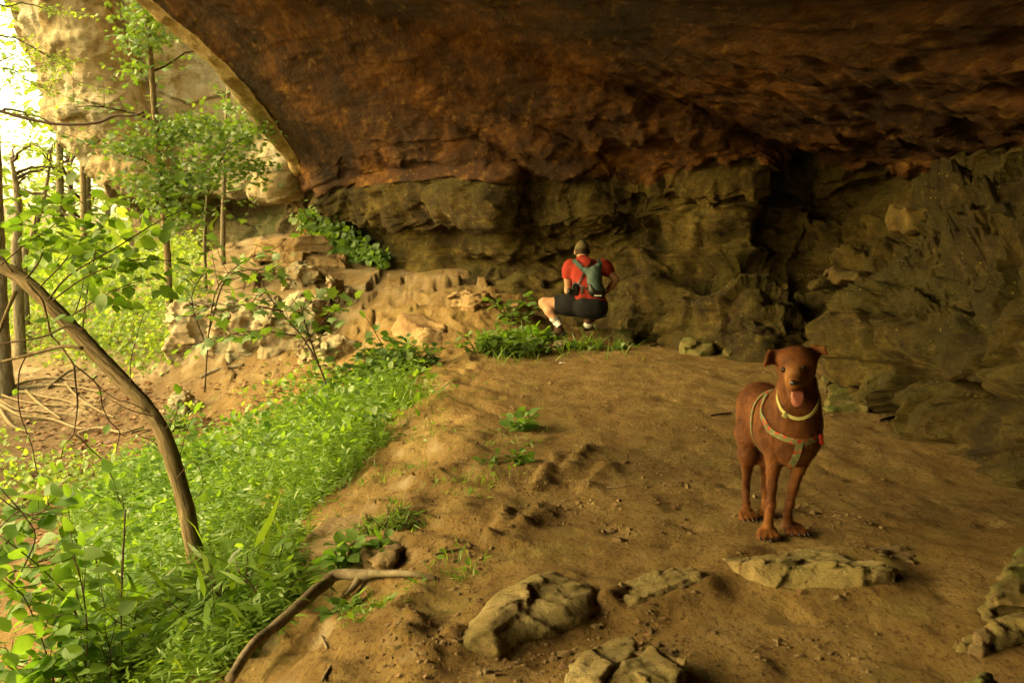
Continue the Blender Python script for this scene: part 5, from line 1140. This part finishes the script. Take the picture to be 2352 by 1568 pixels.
# ================================================================== dog
fp = hit(1793, 1240); DD = fp[1]
def C(cx, cy, dy=0.0): return P(1607.8 + .348 * cx, 746.5 + .348 * cy, DD + dy)
fd = Field(P(1690, 1260, DD) - [.18, .60, .06], P(1900, 790, DD) + [.12, .72, .12], .0042)
gl = hit(1607.8 + .348 * 458, 746.5 + .348 * 1418); gr = hit(1607.8 + .348 * 622, 746.5 + .348 * 1390)
gh = hit(1607.8 + .348 * 318, 746.5 + .348 * 1292); gk = hit(1607.8 + .348 * 440, 746.5 + .348 * 1276)
RD = gh[1] - DD                                   # hind feet lie this much farther away
# trunk
fd.ell(C(592, 705, .10), (.090, .16, .128)); fd.ell(C(605, 640, .03), (.084, .10, .115), k=.04)
fd.ell(C(622, 745, -.005), (.080, .08, .10), k=.04)
fd.caps(C(560, 620, .14), C(450, 545, RD + .02), .096, .082, k=.05); fd.caps(C(500, 720, .18), C(420, 650, RD), .078, .055, k=.05)
fd.ell(C(392, 530, RD + .08), (.085, .10, .095), k=.04)
# neck and ruff
fd.chain([C(610, 600, .05), C(632, 500, .0), C(645, 400, -.05), C(645, 310, -.10)], [.094, .076, .060, .052], k=.035)
fd.ell(C(655, 590, -.05), (.066, .05, .085), k=.04)
# head
fd.ell(C(636, 262, -.14), (.066, .078, .060), k=.03); fd.ell(C(590, 325, -.15), (.028, .045, .036), k=.03); fd.ell(C(686, 320, -.15), (.028, .045, .036), k=.03)
fd.ell(C(634, 225, -.15), (.062, .06, .042), k=.03)
fd.caps(C(632, 318, -.19), C(622, 384, -.295), .040, .027, k=.020)            # muzzle
fd.caps(C(606, 395, -.24), C(612, 405, -.28), .018, .014, k=.015); fd.caps(C(645, 395, -.24), C(636, 405, -.28), .018, .014, k=.015)
fd.caps(C(640, 430, -.15), C(640, 492, -.235), .034, .018, k=.02)              # open lower jaw
fd.ell(C(572, 278, -.19), (.018, .02, .012), k=.012); fd.ell(C(688, 272, -.19), (.018, .02, .012), k=.012)   # brows
# mouth cavity
fd.ell(C(637, 432, -.265), (.026, .05, .0125), k=.006, mode='cut')
# ears, folded over
fd.tri(C(512, 240, -.10), C(585, 172, -.12), C(462, 172, -.11), .006, .014); fd.tri(C(512, 240, -.11), C(462, 172, -.115), C(428, 262, -.165), .005)
fd.tri(C(462, 172, -.115), C(440, 192, -.13), C(428, 262, -.165), .005)
fd.tri(C(768, 240, -.10), C(690, 165, -.12), C(760, 140, -.11), .006, .014); fd.tri(C(768, 240, -.11), C(760, 140, -.115), C(825, 150, -.13), .005); fd.tri(C(760, 175, -.12), C(825, 150, -.13), C(838, 196, -.17), .005)
# front legs
def paw(g, ry=0.0, s=1.0, toes=True, depth=0.0):
    c = g + np.array([0, .035 * s + depth, .022 * s]); fd.ell(c, (.029 * s, .036 * s, .021 * s), k=.015)
    for i, o in enumerate((-.027, -.0095, .0095, .027)):
        f = .034 if i in (1, 2) else .024
        a = c + np.array([o * s * .8 + ry * .0, 0, .004]); b = g + np.array([o * s * 1.12 + ry * f, -f * s * .55 + depth + .008, .014 * s])
        fd.caps(a, b, .0145 * s, .0135 * s, k=.007); CL.append((b + np.array([ry * .01, -.010, .002]), b + np.array([ry * .02, -.024, -.008])))
CL = []
paw(gl, -.25); paw(gr, .45); paw(gh, .1, .88); paw(gk, .0, .85)
fd.chain([C(505, 740, .03), C(495, 870, .045), C(482, 960, .03), C(474, 1060, .015), C(468, 1175, .01), C(462, 1235, .02), gl + [0, .035, .03]], [.062, .036, .0235, .0185, .0148, .0145, .021], k=.012)
fd.chain([C(690, 740, .03), C(672, 860, .05), C(652, 945, .04), C(618, 1060, .03), C(592, 1170, .02), C(578, 1240, .03), gr + [-.012, .035, .03]], [.060, .036, .0245, .0185, .0148, .0145, .021], k=.012)
fd.ell(C(470, 1195, .0), (.0165, .0145, .016), k=.01); fd.ell(C(592, 1185, .01), (.0165, .0145, .016), k=.01)
# hind legs
fd.chain([C(372, 560, RD + .08), C(335, 700, RD + .03), C(320, 850, RD - .03)], [.074, .056, .041], k=.03)
fd.chain([C(318, 850, RD - .05), C(312, 950, RD + .05), C(304, 1075, RD + .13)], [.036, .0185, .0135], k=.014)
fd.chain([C(304, 1075, RD + .13), C(306, 1170, RD + .07), gh + [0, .03, .03]], [.0145, .0128, .017], k=.010)
fd.chain([C(445, 560, RD + .08), C(450, 740, RD + .02), C(440, 870, RD - .03)], [.08, .06, .04], k=.03)
fd.chain([C(440, 870, RD - .03), C(438, 960, RD + .06), C(428, 1070, RD + .13), C(432, 1170, RD + .07), gk + [0, .03, .03]], [.036, .019, .014, .013, .018], k=.012)
# tail, hanging behind
fd.chain([C(400, 470, RD + .16), C(410, 560, RD + .22), C(440, 700, RD + .24)], [.03, .024, .014], k=.02)
fd.noise(.0035, 22)
fd.caps(C(455, 640, .30), C(500, 800, .2), .01, .01, k=.01) if False else None
for a_, b_ in ((C(505, 700, -.01), C(498, 830, -.0)), (C(655, 700, -.01), C(668, 830, .0))): fd.caps(a_, b_, .034, .02, k=.015)      # shoulder muscles
V, F = fd.mesh(); V = relax(V, F, 2)
dog = thing('dog', 'reddish brown dog standing on the dirt path, facing the camera with tongue out', 'dog', fp)
t = NT('dog_coat'); n1 = t.noise(9, 5); n2 = t.noise(75, 6, .75, stretch=(1, 1, .28), dist=.5)
c = t.ramp(n1, [(.3, (.07, .021, .004)), (.5, (.145, .047, .009)), (.72, (.25, .10, .024))]); c = t.mix(t.ramp(n2, [(.38, .5), (.56, 0.)]), c, (.06, .018, .005)); c = t.mix(t.ramp(n2, [(.56, 0.), (.72, .45)]), c, (.26, .10, .03))
mz = t.n('ShaderNodeVectorMath', {0: t.pos, 1: tuple(float(k) for k in C(612, 350, -.25))}, operation='DISTANCE').outputs['Value']
c = t.mix(t.ramp(t.math('ADD', mz, t.math('MULTIPLY', n1, .03)), [(.045, .55), (.085, 0.)]), c, (.42, .20, .07))
M['coat'] = t.bsdf(c, .75, t.bump(n2, .4, .003), .3)
part(dog, 'body', V, F, M['coat'])
# short coat, longer at ruff, chest and ears
Fn = fd.grad(V); vol = RNG.integers(0, len(V), 75000); Q = V[vol]; Nn = Fn[vol]
comb = norm(np.array([0, .55, -.75]) - Nn * (Nn @ np.array([0, .55, -.75]))[:, None]); neckz = sstep(DD + .22, DD + .02, Q[:, 1]) * sstep(.28, .40, Q[:, 2]) * sstep(.62, .56, Q[:, 2])
face = sstep(DD - .08, DD - .14, Q[:, 1]) * sstep(.55, .6, Q[:, 2])
L = (.0095 + .014 * neckz) * (1 - .5 * face) * RNG.uniform(.6, 1.3, len(Q)); tip = Q + (comb * .85 + Nn * .35 + rnd(len(Q), .14)) * L[:, None]
sd_ = norm(np.cross(comb, Nn)) * .0008
Vf = np.stack([Q - sd_ - Nn * .001, Q + sd_ - Nn * .001, tip], 1).reshape(-1, 3)
part(dog, 'fur', Vf, np.arange(len(Vf)).reshape(-1, 3), M['coat'])
M['black'] = mat_plain('black_matte', (.012, .011, .010), .45, .2); M['nose'] = mat_plain('wet_nose', (.012, .009, .008), .3, .2, 200, .5, .001, .6)
M['eye'] = mat_plain('eye_brown', (.022, .009, .003), .18, .1, 10, 0, spec=.4); M['tongue'] = mat_plain('tongue', (.28, .10, .075), .35, .1, 60, .4, .002, .5); M['mouth'] = mat_plain('mouth_inside', (.07, .018, .014), .5)
def ball(c, r, R=None, n=14):
    a, b = np.meshgrid(np.linspace(0, PI, n), np.linspace(0, 2 * PI, 2 * n), indexing='ij'); U = np.stack([np.sin(a) * np.cos(b), np.sin(a) * np.sin(b), np.cos(a)], -1) * np.asarray(r)
    if R is not None: U = U @ R.T
    return (U + c).reshape(-1, 3), [grid_faces(n, 2 * n, flip=True)]
for cx, cy in ((553, 297), (684, 288)):
    q = fd.surf(1607.8 + .348 * cx, 746.5 + .348 * cy); nn = fd.grad(q[None])[0]
    e = part(dog, 'eye', *ball(q - nn * .004, (.0122, .011, .0112)), M['eye'])
    part(e, 'eyelid', *tube([q + nn * .0015 + [-.011, 0, -.001], q + nn * .006 + [-.004, 0, .0075], q + nn * .006 + [.005, 0, .0075], q + nn * .0015 + [.011, 0, -.001]], .002, 6, n=10), M['nose'])
nq = C(624, 381, -.308)
V1, F1 = ball(nq, (.0185, .014, .0145)); part(dog, 'nose', V1, F1, M['nose'])
tf = Field(C(640, 470, -.25) - .09, C(640, 470, -.25) + .09, .003); tf.chain([C(640, 425, -.21), C(641, 440, -.262), C(644, 468, -.285)], [.017, .019, .020], k=.01); tf.chain([C(644, 468, -.285), C(646, 500, -.282)], [.021, .022], k=.01)
tf.op(lambda X: -(np.abs((X - C(643, 470, -.275)) @ norm(np.array([0, -1, .35]))) - .018), C(640, 460, -.27) - .05, C(640, 460, -.27) + .05, .006, 'cut')
Vt, Ft = tf.mesh(); part(dog, 'tongue', relax(Vt, Ft, 2), Ft, M['tongue'])
V1, F1 = ball(C(637, 432, -.235), (.022, .035, .010)); part(dog, 'mouth', V1, F1, M['mouth'])
for i, xx in enumerate((603, 655)):
    V1, F1 = tube([C(xx, 398, -.272), C(xx, 420, -.276)], [.004, .001], 6, n=4); part(dog, 'tooth', V1, F1, mat_plain('ivory', (.62, .55, .40), .4, .05) if i == 0 else bpy.data.materials['ivory'])
for a, b in CL: part(dog, 'claw', *tube([a + [0, .008, 0], a, b], [.0045, .004, .0012], 6, n=6), M['nose'])
# collar and harness
t = NT('collar_yellow'); M['collar'] = t.bsdf((.40, .38, .15), .7)
def sf(cx, cy): return fd.surf(1607.8 + .348 * cx, 746.5 + .348 * cy)
def plane(a, b, c): return norm(np.cross(b - a, c - a))
A, B_, C_ = sf(518, 480), sf(568, 570), sf(690, 602); B_ = sf(570, 590); pn = plane(sf(520, 500), B_, sf(690, 618)); c1 = C(640, 500, .03); c1 = c1 - pn * ((c1 - A) @ pn); R1 = ring(fd, c1, pn, .0); R1 = R1 + fd.grad(R1) * (.007 - .014 * sstep(R1[:, 2].min() + .035, R1[:, 2].max() - .03, R1[:, 2]))[:, None]
cn = fd.grad(R1); col = part(dog, 'collar', *ribbon(R1, cn, .012, .0025, True), M['collar'])
q = B_ + fd.grad(B_[None])[0] * .012
bm_ = s_box; V1, F1 = surface_nets(lambda X: s_box(X, q, (.010, .005, .009), .003, rotm(0, 35, 0)), q - .03, q + .03, .0025); part(col, 'buckle', V1, F1, M['collar'])
t = NT('harness_fabric'); v = t.n('ShaderNodeTexVoronoi', {'Vector': t.pos, 'Scale': 42.0}); cc = t.mix(t.ramp(v.outputs['Distance'], [(.30, 1.), (.38, 0.)]), (.13, .14, .06), (.36, .04, .015)); cc = t.mix(t.ramp(t.noise(70, 3), [(.55, 0.), (.62, .8)]), cc, (.24, .24, .15)); M['harness'] = t.bsdf(cc, .8)
A = sf(428, 520); pn = plane(A, sf(492, 705), sf(640, 762)); c1 = C(605, 610, .06); c1 = c1 - pn * ((c1 - A) @ pn); R1 = ring(fd, c1, pn, .009); har = part(dog, 'harness', *ribbon(R1, fd.grad(R1), .022, .002, True), M['harness'])
g0 = C(500, 640, .20); rr = ring(fd, g0, norm(np.array([.12, 1, -.12])), .006); part(har, 'girth_strap', *ribbon(rr, fd.grad(rr), .018, .003, True), M['harness'])
pt = np.array([sf(a, b) for a, b in ((655, 765), (650, 800), (640, 840), (622, 885), (600, 920))]); part(har, 'chest_strap', *ribbon(catmull(pt, 16) + fd.grad(catmull(pt, 16)) * .007, fd.grad(catmull(pt, 16)), .025, .003), M['harness'])
q = sf(775, 745); q = q + fd.grad(q[None])[0] * .012; V1, F1 = surface_nets(lambda X: s_box(X, q, (.008, .014, .020), .004, rotm(0, -10, 0)), q - .035, q + .035, .003); part(har, 'clip', V1, F1, mat_plain('red_plastic', (.26, .02, .012), .4, .05))

# ================================================================== crouching person
fpm = hit(1283, 790); DM = fpm[1]; K = .2198 * DM / 2287
def Q3(cx, cy, dy=0.0): return P(1148.5 + .2198 * cx, 516.8 + .2198 * cy, DM + dy)
LO, HI = Q3(880, 1300, 0) - [.62, .45, .05], Q3(880, 150, 0) + [.62, .75, .1]
def newf(h=.010): return Field(LO, HI, h)
M['skin'] = mat_plain('skin', (.42, .23, .13), .6, .1, 20, .1); M['shirt'] = mat_plain('red_shirt', (.27, .026, .014), .9, .14, 12, .6, .012)
M['shorts'] = mat_plain('black_shorts', (.006, .006, .007), .95, .3, 12, .6, .012); M['sock'] = mat_plain('white_sock', (.72, .70, .66), .9, .05, 90, .4, .003)
M['shoe'] = mat_plain('brown_shoe', (.10, .052, .030), .85, .35, 40, .5, .006); M['sole'] = mat_plain('shoe_sole', (.035, .028, .022), .8, .3, 40, .4)
M['cap'] = mat_plain('olive_cap', (.10, .08, .03), .9, .45, 28, .4, .005); M['hair'] = mat_plain('dark_hair', (.035, .022, .012), .8, .3, 90, .8, .004)
M['pack'] = mat_plain('teal_pack', (.05, .085, .08), .75, .2, 22, .5, .008)
per = thing('person', 'person in red shirt and black shorts crouching at the cave wall, seen from behind', 'person', fpm)
ls, rs = Q3(742, 435, .20), Q3(1075, 428, .20); el, er = Q3(712, 690, .25), Q3(1208, 572, .14); hl, hr = Q3(800, 690, .50), Q3(1095, 705, .22)
hipl, hipr = Q3(870, 860, .08), Q3(1015, 870, .08); kl, kr = Q3(462, 815, .22), Q3(1010, 850, .50); al, ar = Q3(608, 1035, .10), Q3(925, 1030, .14)
b = newf(.0085)
b.ell(Q3(858, 262, .30), (.076, .092, .098), k=.03); b.ell(Q3(858, 300, .36), (.055, .06, .075), k=.03); b.caps(Q3(862, 340, .26), Q3(880, 420, .20), .058, .07, k=.03)
b.ell(Q3(852, 285, .455), (.012, .02, .018), k=.01); b.ell(Q3(783, 285, .31), (.012, .02, .03), k=.008); b.ell(Q3(934, 285, .31), (.012, .02, .03), k=.008)
b.caps(ls, rs, .065, k=.04); b.ell(Q3(900, 520, .17), (.15, .10, .17), k=.05); b.ell(Q3(925, 700, .10), (.135, .09, .15), k=.05); b.ell(Q3(945, 850, .05), (.165, .12, .12), k=.05)
b.chain([ls, Q3(715, 560, .23), el, Q3(725, 715, .34), hl], [.056, .048, .040, .040, .028]); b.chain([rs, Q3(1150, 500, .17), er, Q3(1165, 640, .17), hr], [.056, .048, .040, .038, .027])
b.chain([hipl, Q3(660, 835, .16), kl], [.10, .085, .062], k=.04); b.chain([kl, Q3(520, 900, .15), al], [.060, .058, .036], k=.02)
b.chain([hipr, Q3(1015, 860, .30), kr], [.10, .085, .062], k=.04); b.chain([kr, Q3(970, 930, .32), ar], [.060, .056, .036], k=.02)
def hand(f, w, d, up, side, s=1.0):
    d = norm(np.array(d, float)); up = norm(np.array(up, float)); x = norm(np.cross(d, up)) * side
    f.ell(w + d * .045, (.040 * s, .045 * s, .022 * s), k=.015)
    for i, L in enumerate((.062, .072, .068, .054)):
        a = w + d * .075 + x * (.028 - .019 * i); m = a + d * L * .5 - up * .006; e = m + d * L * .35 - up * .022; f.chain([a, m, e], [.0095, .009, .008], k=.004)
    a = w + d * .02 + x * .03; f.chain([a, a + x * .03 + d * .025, a + x * .035 + d * .055 - up * .01], [.013, .011, .009], k=.006)
hand(b, hl, (.25, 1, -.1), (0, .1, 1), -1); hand(b, hr, (-.55, .5, -.55), (.3, .3, .8), -1)
V, F = b.mesh(); part(per, 'body', relax(V, F, 2), F, M['skin'])
# shirt
s = newf(.0085)
s.caps(ls, rs, .074, k=.04); s.ell(Q3(895, 520, .16), (.170, .125, .19), k=.06); s.ell(Q3(928, 690, .10), (.158, .118, .17), k=.06); s.caps(Q3(865, 790, .07), Q3(1010, 800, .07), .105, k=.05)
s.caps(Q3(862, 375, .22), Q3(880, 430, .20), .072, .08, k=.03); s.chain([ls, Q3(722, 480, .21), Q3(712, 545, .23)], [.080, .074, .067], k=.03); s.chain([rs, Q3(1110, 455, .185), Q3(1142, 490, .175)], [.080, .072, .064], k=.03)
hz = Q3(900, 815, .05)[2]; s.op(lambda X: hz + .02 * np.sin(X[..., 0] * 17) - X[..., 2] , LO, HI, .004, 'cut') if False else None
sl, X = s.reg(LO, HI); s.D[sl] = np.maximum(s.D[sl], hz - X[..., 2]); s.D[sl] = np.maximum(s.D[sl], np.where((X[..., 0] < Q3(760, 0)[0]) & (X[..., 2] < Q3(700, 560, .23)[2]), .02, -1))
s.noise(.010, 11); V, F = s.mesh(); part(per, 'shirt', relax(V, F, 2), F, M['shirt'])
# shorts
s = newf(.0085)
s.ell(Q3(945, 865, .05), (.165, .14, .12), k=.05); s.chain([hipl + [0, 0, .01], Q3(720, 835, .13), Q3(590, 832, .19)], [.125, .118, .105], k=.04); s.chain([hipr, Q3(1020, 850, .30), Q3(1020, 845, .42)], [.12, .11, .095], k=.04)
s.caps(Q3(880, 850, .02), Q3(1010, 875, .0), .105, k=.04); sl, X = s.reg(LO, HI); s.D[sl] = np.maximum(s.D[sl], Q3(578, 0)[0] - X[..., 0]); s.noise(.011, 9)
V, F = s.mesh(); part(per, 'shorts', relax(V, F, 2), F, M['shorts'])
s = newf(.009); s.caps(Q3(1075, 840, -.04), Q3(1085, 945, -.03), .035, .028); V, F = s.mesh(); part(per, 'hip_pouch', relax(V, F), F, M['black'])
# socks and shoes
for i, (a0, kk_) in enumerate(((al, kl), (ar, kr))):
    u = norm(kk_ - a0); sk = part(per, 'sock', *tube([a0 - u * .035, a0 - u * .0, a0 + u * .05, a0 + u * .095], [.046, .046, .051, .056], 18, .03, 20, n=16), M['sock'])
    for o in (.034, .054, .074): part(sk, 'stripe', *tube([a0 + u * o, a0 + u * (o + .008)], [.0535, .0545], 18, n=3), M['black'])
def shoe(heel, toe, up, ankle):
    s = Field(np.minimum(np.minimum(heel, toe), ankle) - .13, np.maximum(np.maximum(heel, toe), ankle) + .13, .006); mid = heel + (toe - heel) * .5
    s.chain([heel + up * .045, mid + up * .048, toe + up * .034], [.047, .045, .040], k=.03); s.caps(heel + up * .06 + (toe - heel) * .12, ankle, .045, .046, k=.03); f = norm(toe - heel); w = np.cross(f, up)
    sl, X = s.reg(s.lo, s.lo + s.h * s.n); s.D[sl] = np.maximum(s.D[sl], -((X - heel) @ up)); s.noise(.005, 30); V, F = s.mesh(); o = part(per, 'shoe', relax(V, F), F, M['shoe'])
    ln = np.linalg.norm(toe - heel) / 2 + .045; R = np.stack([f, w, up], 1); c = (heel + toe) / 2 + up * .006
    V, F = surface_nets(lambda X: np.maximum(s_caps(X - up * 0, heel, toe, .053, .048), np.abs((X - c) @ up) - .014), c - .22, c + .22, .007); part(o, 'sole', V, F, M['sole'])
    for k in range(4):
        p = heel + (toe - heel) * (.35 + .14 * k) + up * .09; part(o, 'lace', *tube([p - w * .02, p + up * .006, p + w * .02], .004, 5, n=6), M['sock'])
g1 = hit(1148.5 + .2198 * 560, 516.8 + .2198 * 1225); heel = np.array([al[0] + .045, al[1] + .01, g1[2] + .075]); toe = np.array([g1[0] - .01, g1[1] + .02, g1[2] + .02])
f = norm(toe - heel); up_ = norm(np.array([0, 0, 1.0]) - f * f[2]); shoe(heel, toe, up_, al)
g2 = hit(1148.5 + .2198 * 915, 516.8 + .2198 * 1150); toe = np.array([g2[0], g2[1] + .08, g2[2] + .04]); heel = ar + np.array([.0, -.05, .0]); f = norm(toe - heel); up_ = norm(np.array([0, .9, .6]) - f * (f @ np.array([0, .9, .6]))); shoe(heel, toe, up_, ar + up_ * .07)
# cap and hair
c0 = Q3(858, 262, .30); s = Field(c0 - .2, c0 + .2, .006); s.ell(c0 + [0, 0, .006], (.084, .102, .104)); sl, X = s.reg(c0 - .2, c0 + .2); s.D[sl] = np.maximum(s.D[sl], (c0[2] - .005) - X[..., 2] - .25 * (X[..., 1] - c0[1]))
s.ell(c0 + [0, .13, .01], (.066, .065, .010), rotm(-18), k=.02); s.noise(.002, 30); V, F = s.mesh(); cp = part(per, 'cap', relax(V, F), F, M['cap'])
part(cp, 'button', *ball(c0 + [0, 0, .112], (.008, .008, .005), n=8), M['cap'])
s = Field(c0 - .2, c0 + .2, .006); s.ell(c0 + [0, -.004, -.004], (.080, .095, .098)); sl, X = s.reg(c0 - .2, c0 + .2); s.D[sl] = np.maximum(s.D[sl], np.maximum((c0[2] - .055) - X[..., 2], X[..., 1] - c0[1] - .03)); s.D[sl] = np.maximum(s.D[sl], X[..., 2] - c0[2] - .03); s.noise(.003, 40); V, F = s.mesh(); part(per, 'hair', relax(V, F), F, M['hair'])
# pack with straps
def q3s(l, dy): return np.array([Q3(a, b, dy) for a, b in l])
s = newf(.008); s.chain([Q3(985, 475, -.02), Q3(985, 570, -.045), Q3(1000, 650, -.06)], [.055, .075, .080], k=.03); s.caps(Q3(1030, 425, .0), Q3(1020, 520, -.03), .035, .05, k=.03); s.caps(Q3(985, 690, -.065), Q3(1050, 700, -.06), .062, k=.03); s.caps(Q3(900, 470, .0), Q3(960, 520, -.03), .035, .05, k=.03)
s.noise(.008, 14); V, F = s.mesh(); pk = thing('backpack', 'small teal grey backpack on the back of the crouching person', 'backpack', Q3(990, 750, -.06)); part(pk, 'bag', relax(V, F, 2), F, M['pack'])
s = newf(.008); s.caps(Q3(975, 690, -.085), Q3(1050, 710, -.08), .056, k=.03); s.caps(Q3(960, 640, -.08), Q3(985, 700, -.09), .045, k=.03); V, F = s.mesh(); part(pk, 'mesh_pocket', relax(V, F, 2), F, M['black'])
part(pk, 'reflector', *tube(q3s([(985, 737), (1030, 739), (1065, 738)], -.155), .006, 6, n=8), M['sock'])
sh = newf(.0085); sh.caps(ls, rs, .082, k=.04); sh.ell(Q3(895, 520, .16), (.170, .125, .19), k=.06); sh.ell(Q3(928, 690, .10), (.158, .118, .17), k=.06)
def strap(par, name, l, w, mat):
    p = catmull(np.array([sh.surf(1148.5 + .2198 * a, 516.8 + .2198 * b_, DM + .05) for a, b_ in l]), 14); n_ = sh.grad(p); return part(par, name, *ribbon(p + n_ * .012, n_, w, .006), mat)
strap(pk, 'shoulder_strap', [(770, 372), (800, 400), (850, 450), (895, 505)], .045, M['pack']); strap(pk, 'shoulder_strap', [(1020, 365), (1045, 400), (1040, 450)], .04, M['pack'])
strap(pk, 'side_strap', [(775, 590), (820, 620), (870, 650), (920, 675)], .018, M['black']); strap(pk, 'loose_strap', [(860, 660), (862, 700), (860, 735)], .02, M['black'])
cm = thing('camera', 'black camera hanging at the left side of the crouching person', 'camera', Q3(780, 740, .10)); cc0 = Q3(782, 680, .02)
V, F = surface_nets(lambda X: np.minimum(s_box(X, cc0, (.035, .03, .058), .01), s_box(X, cc0 + [.0, 0, .062], (.02, .022, .014), .006)), cc0 - .12, cc0 + .12, .006); cb = part(cm, 'camera_body', V, F, M['black'])
part(cm, 'lens', *tube([cc0 + [-.02, 0, -.01], cc0 + [-.075, -.01, -.015]], [.034, .036], 14, n=5), M['black'])
strap(cm, 'neck_strap', [(965, 372), (935, 420), (900, 480), (860, 545), (835, 600), (810, 645)], .02, M['black'])
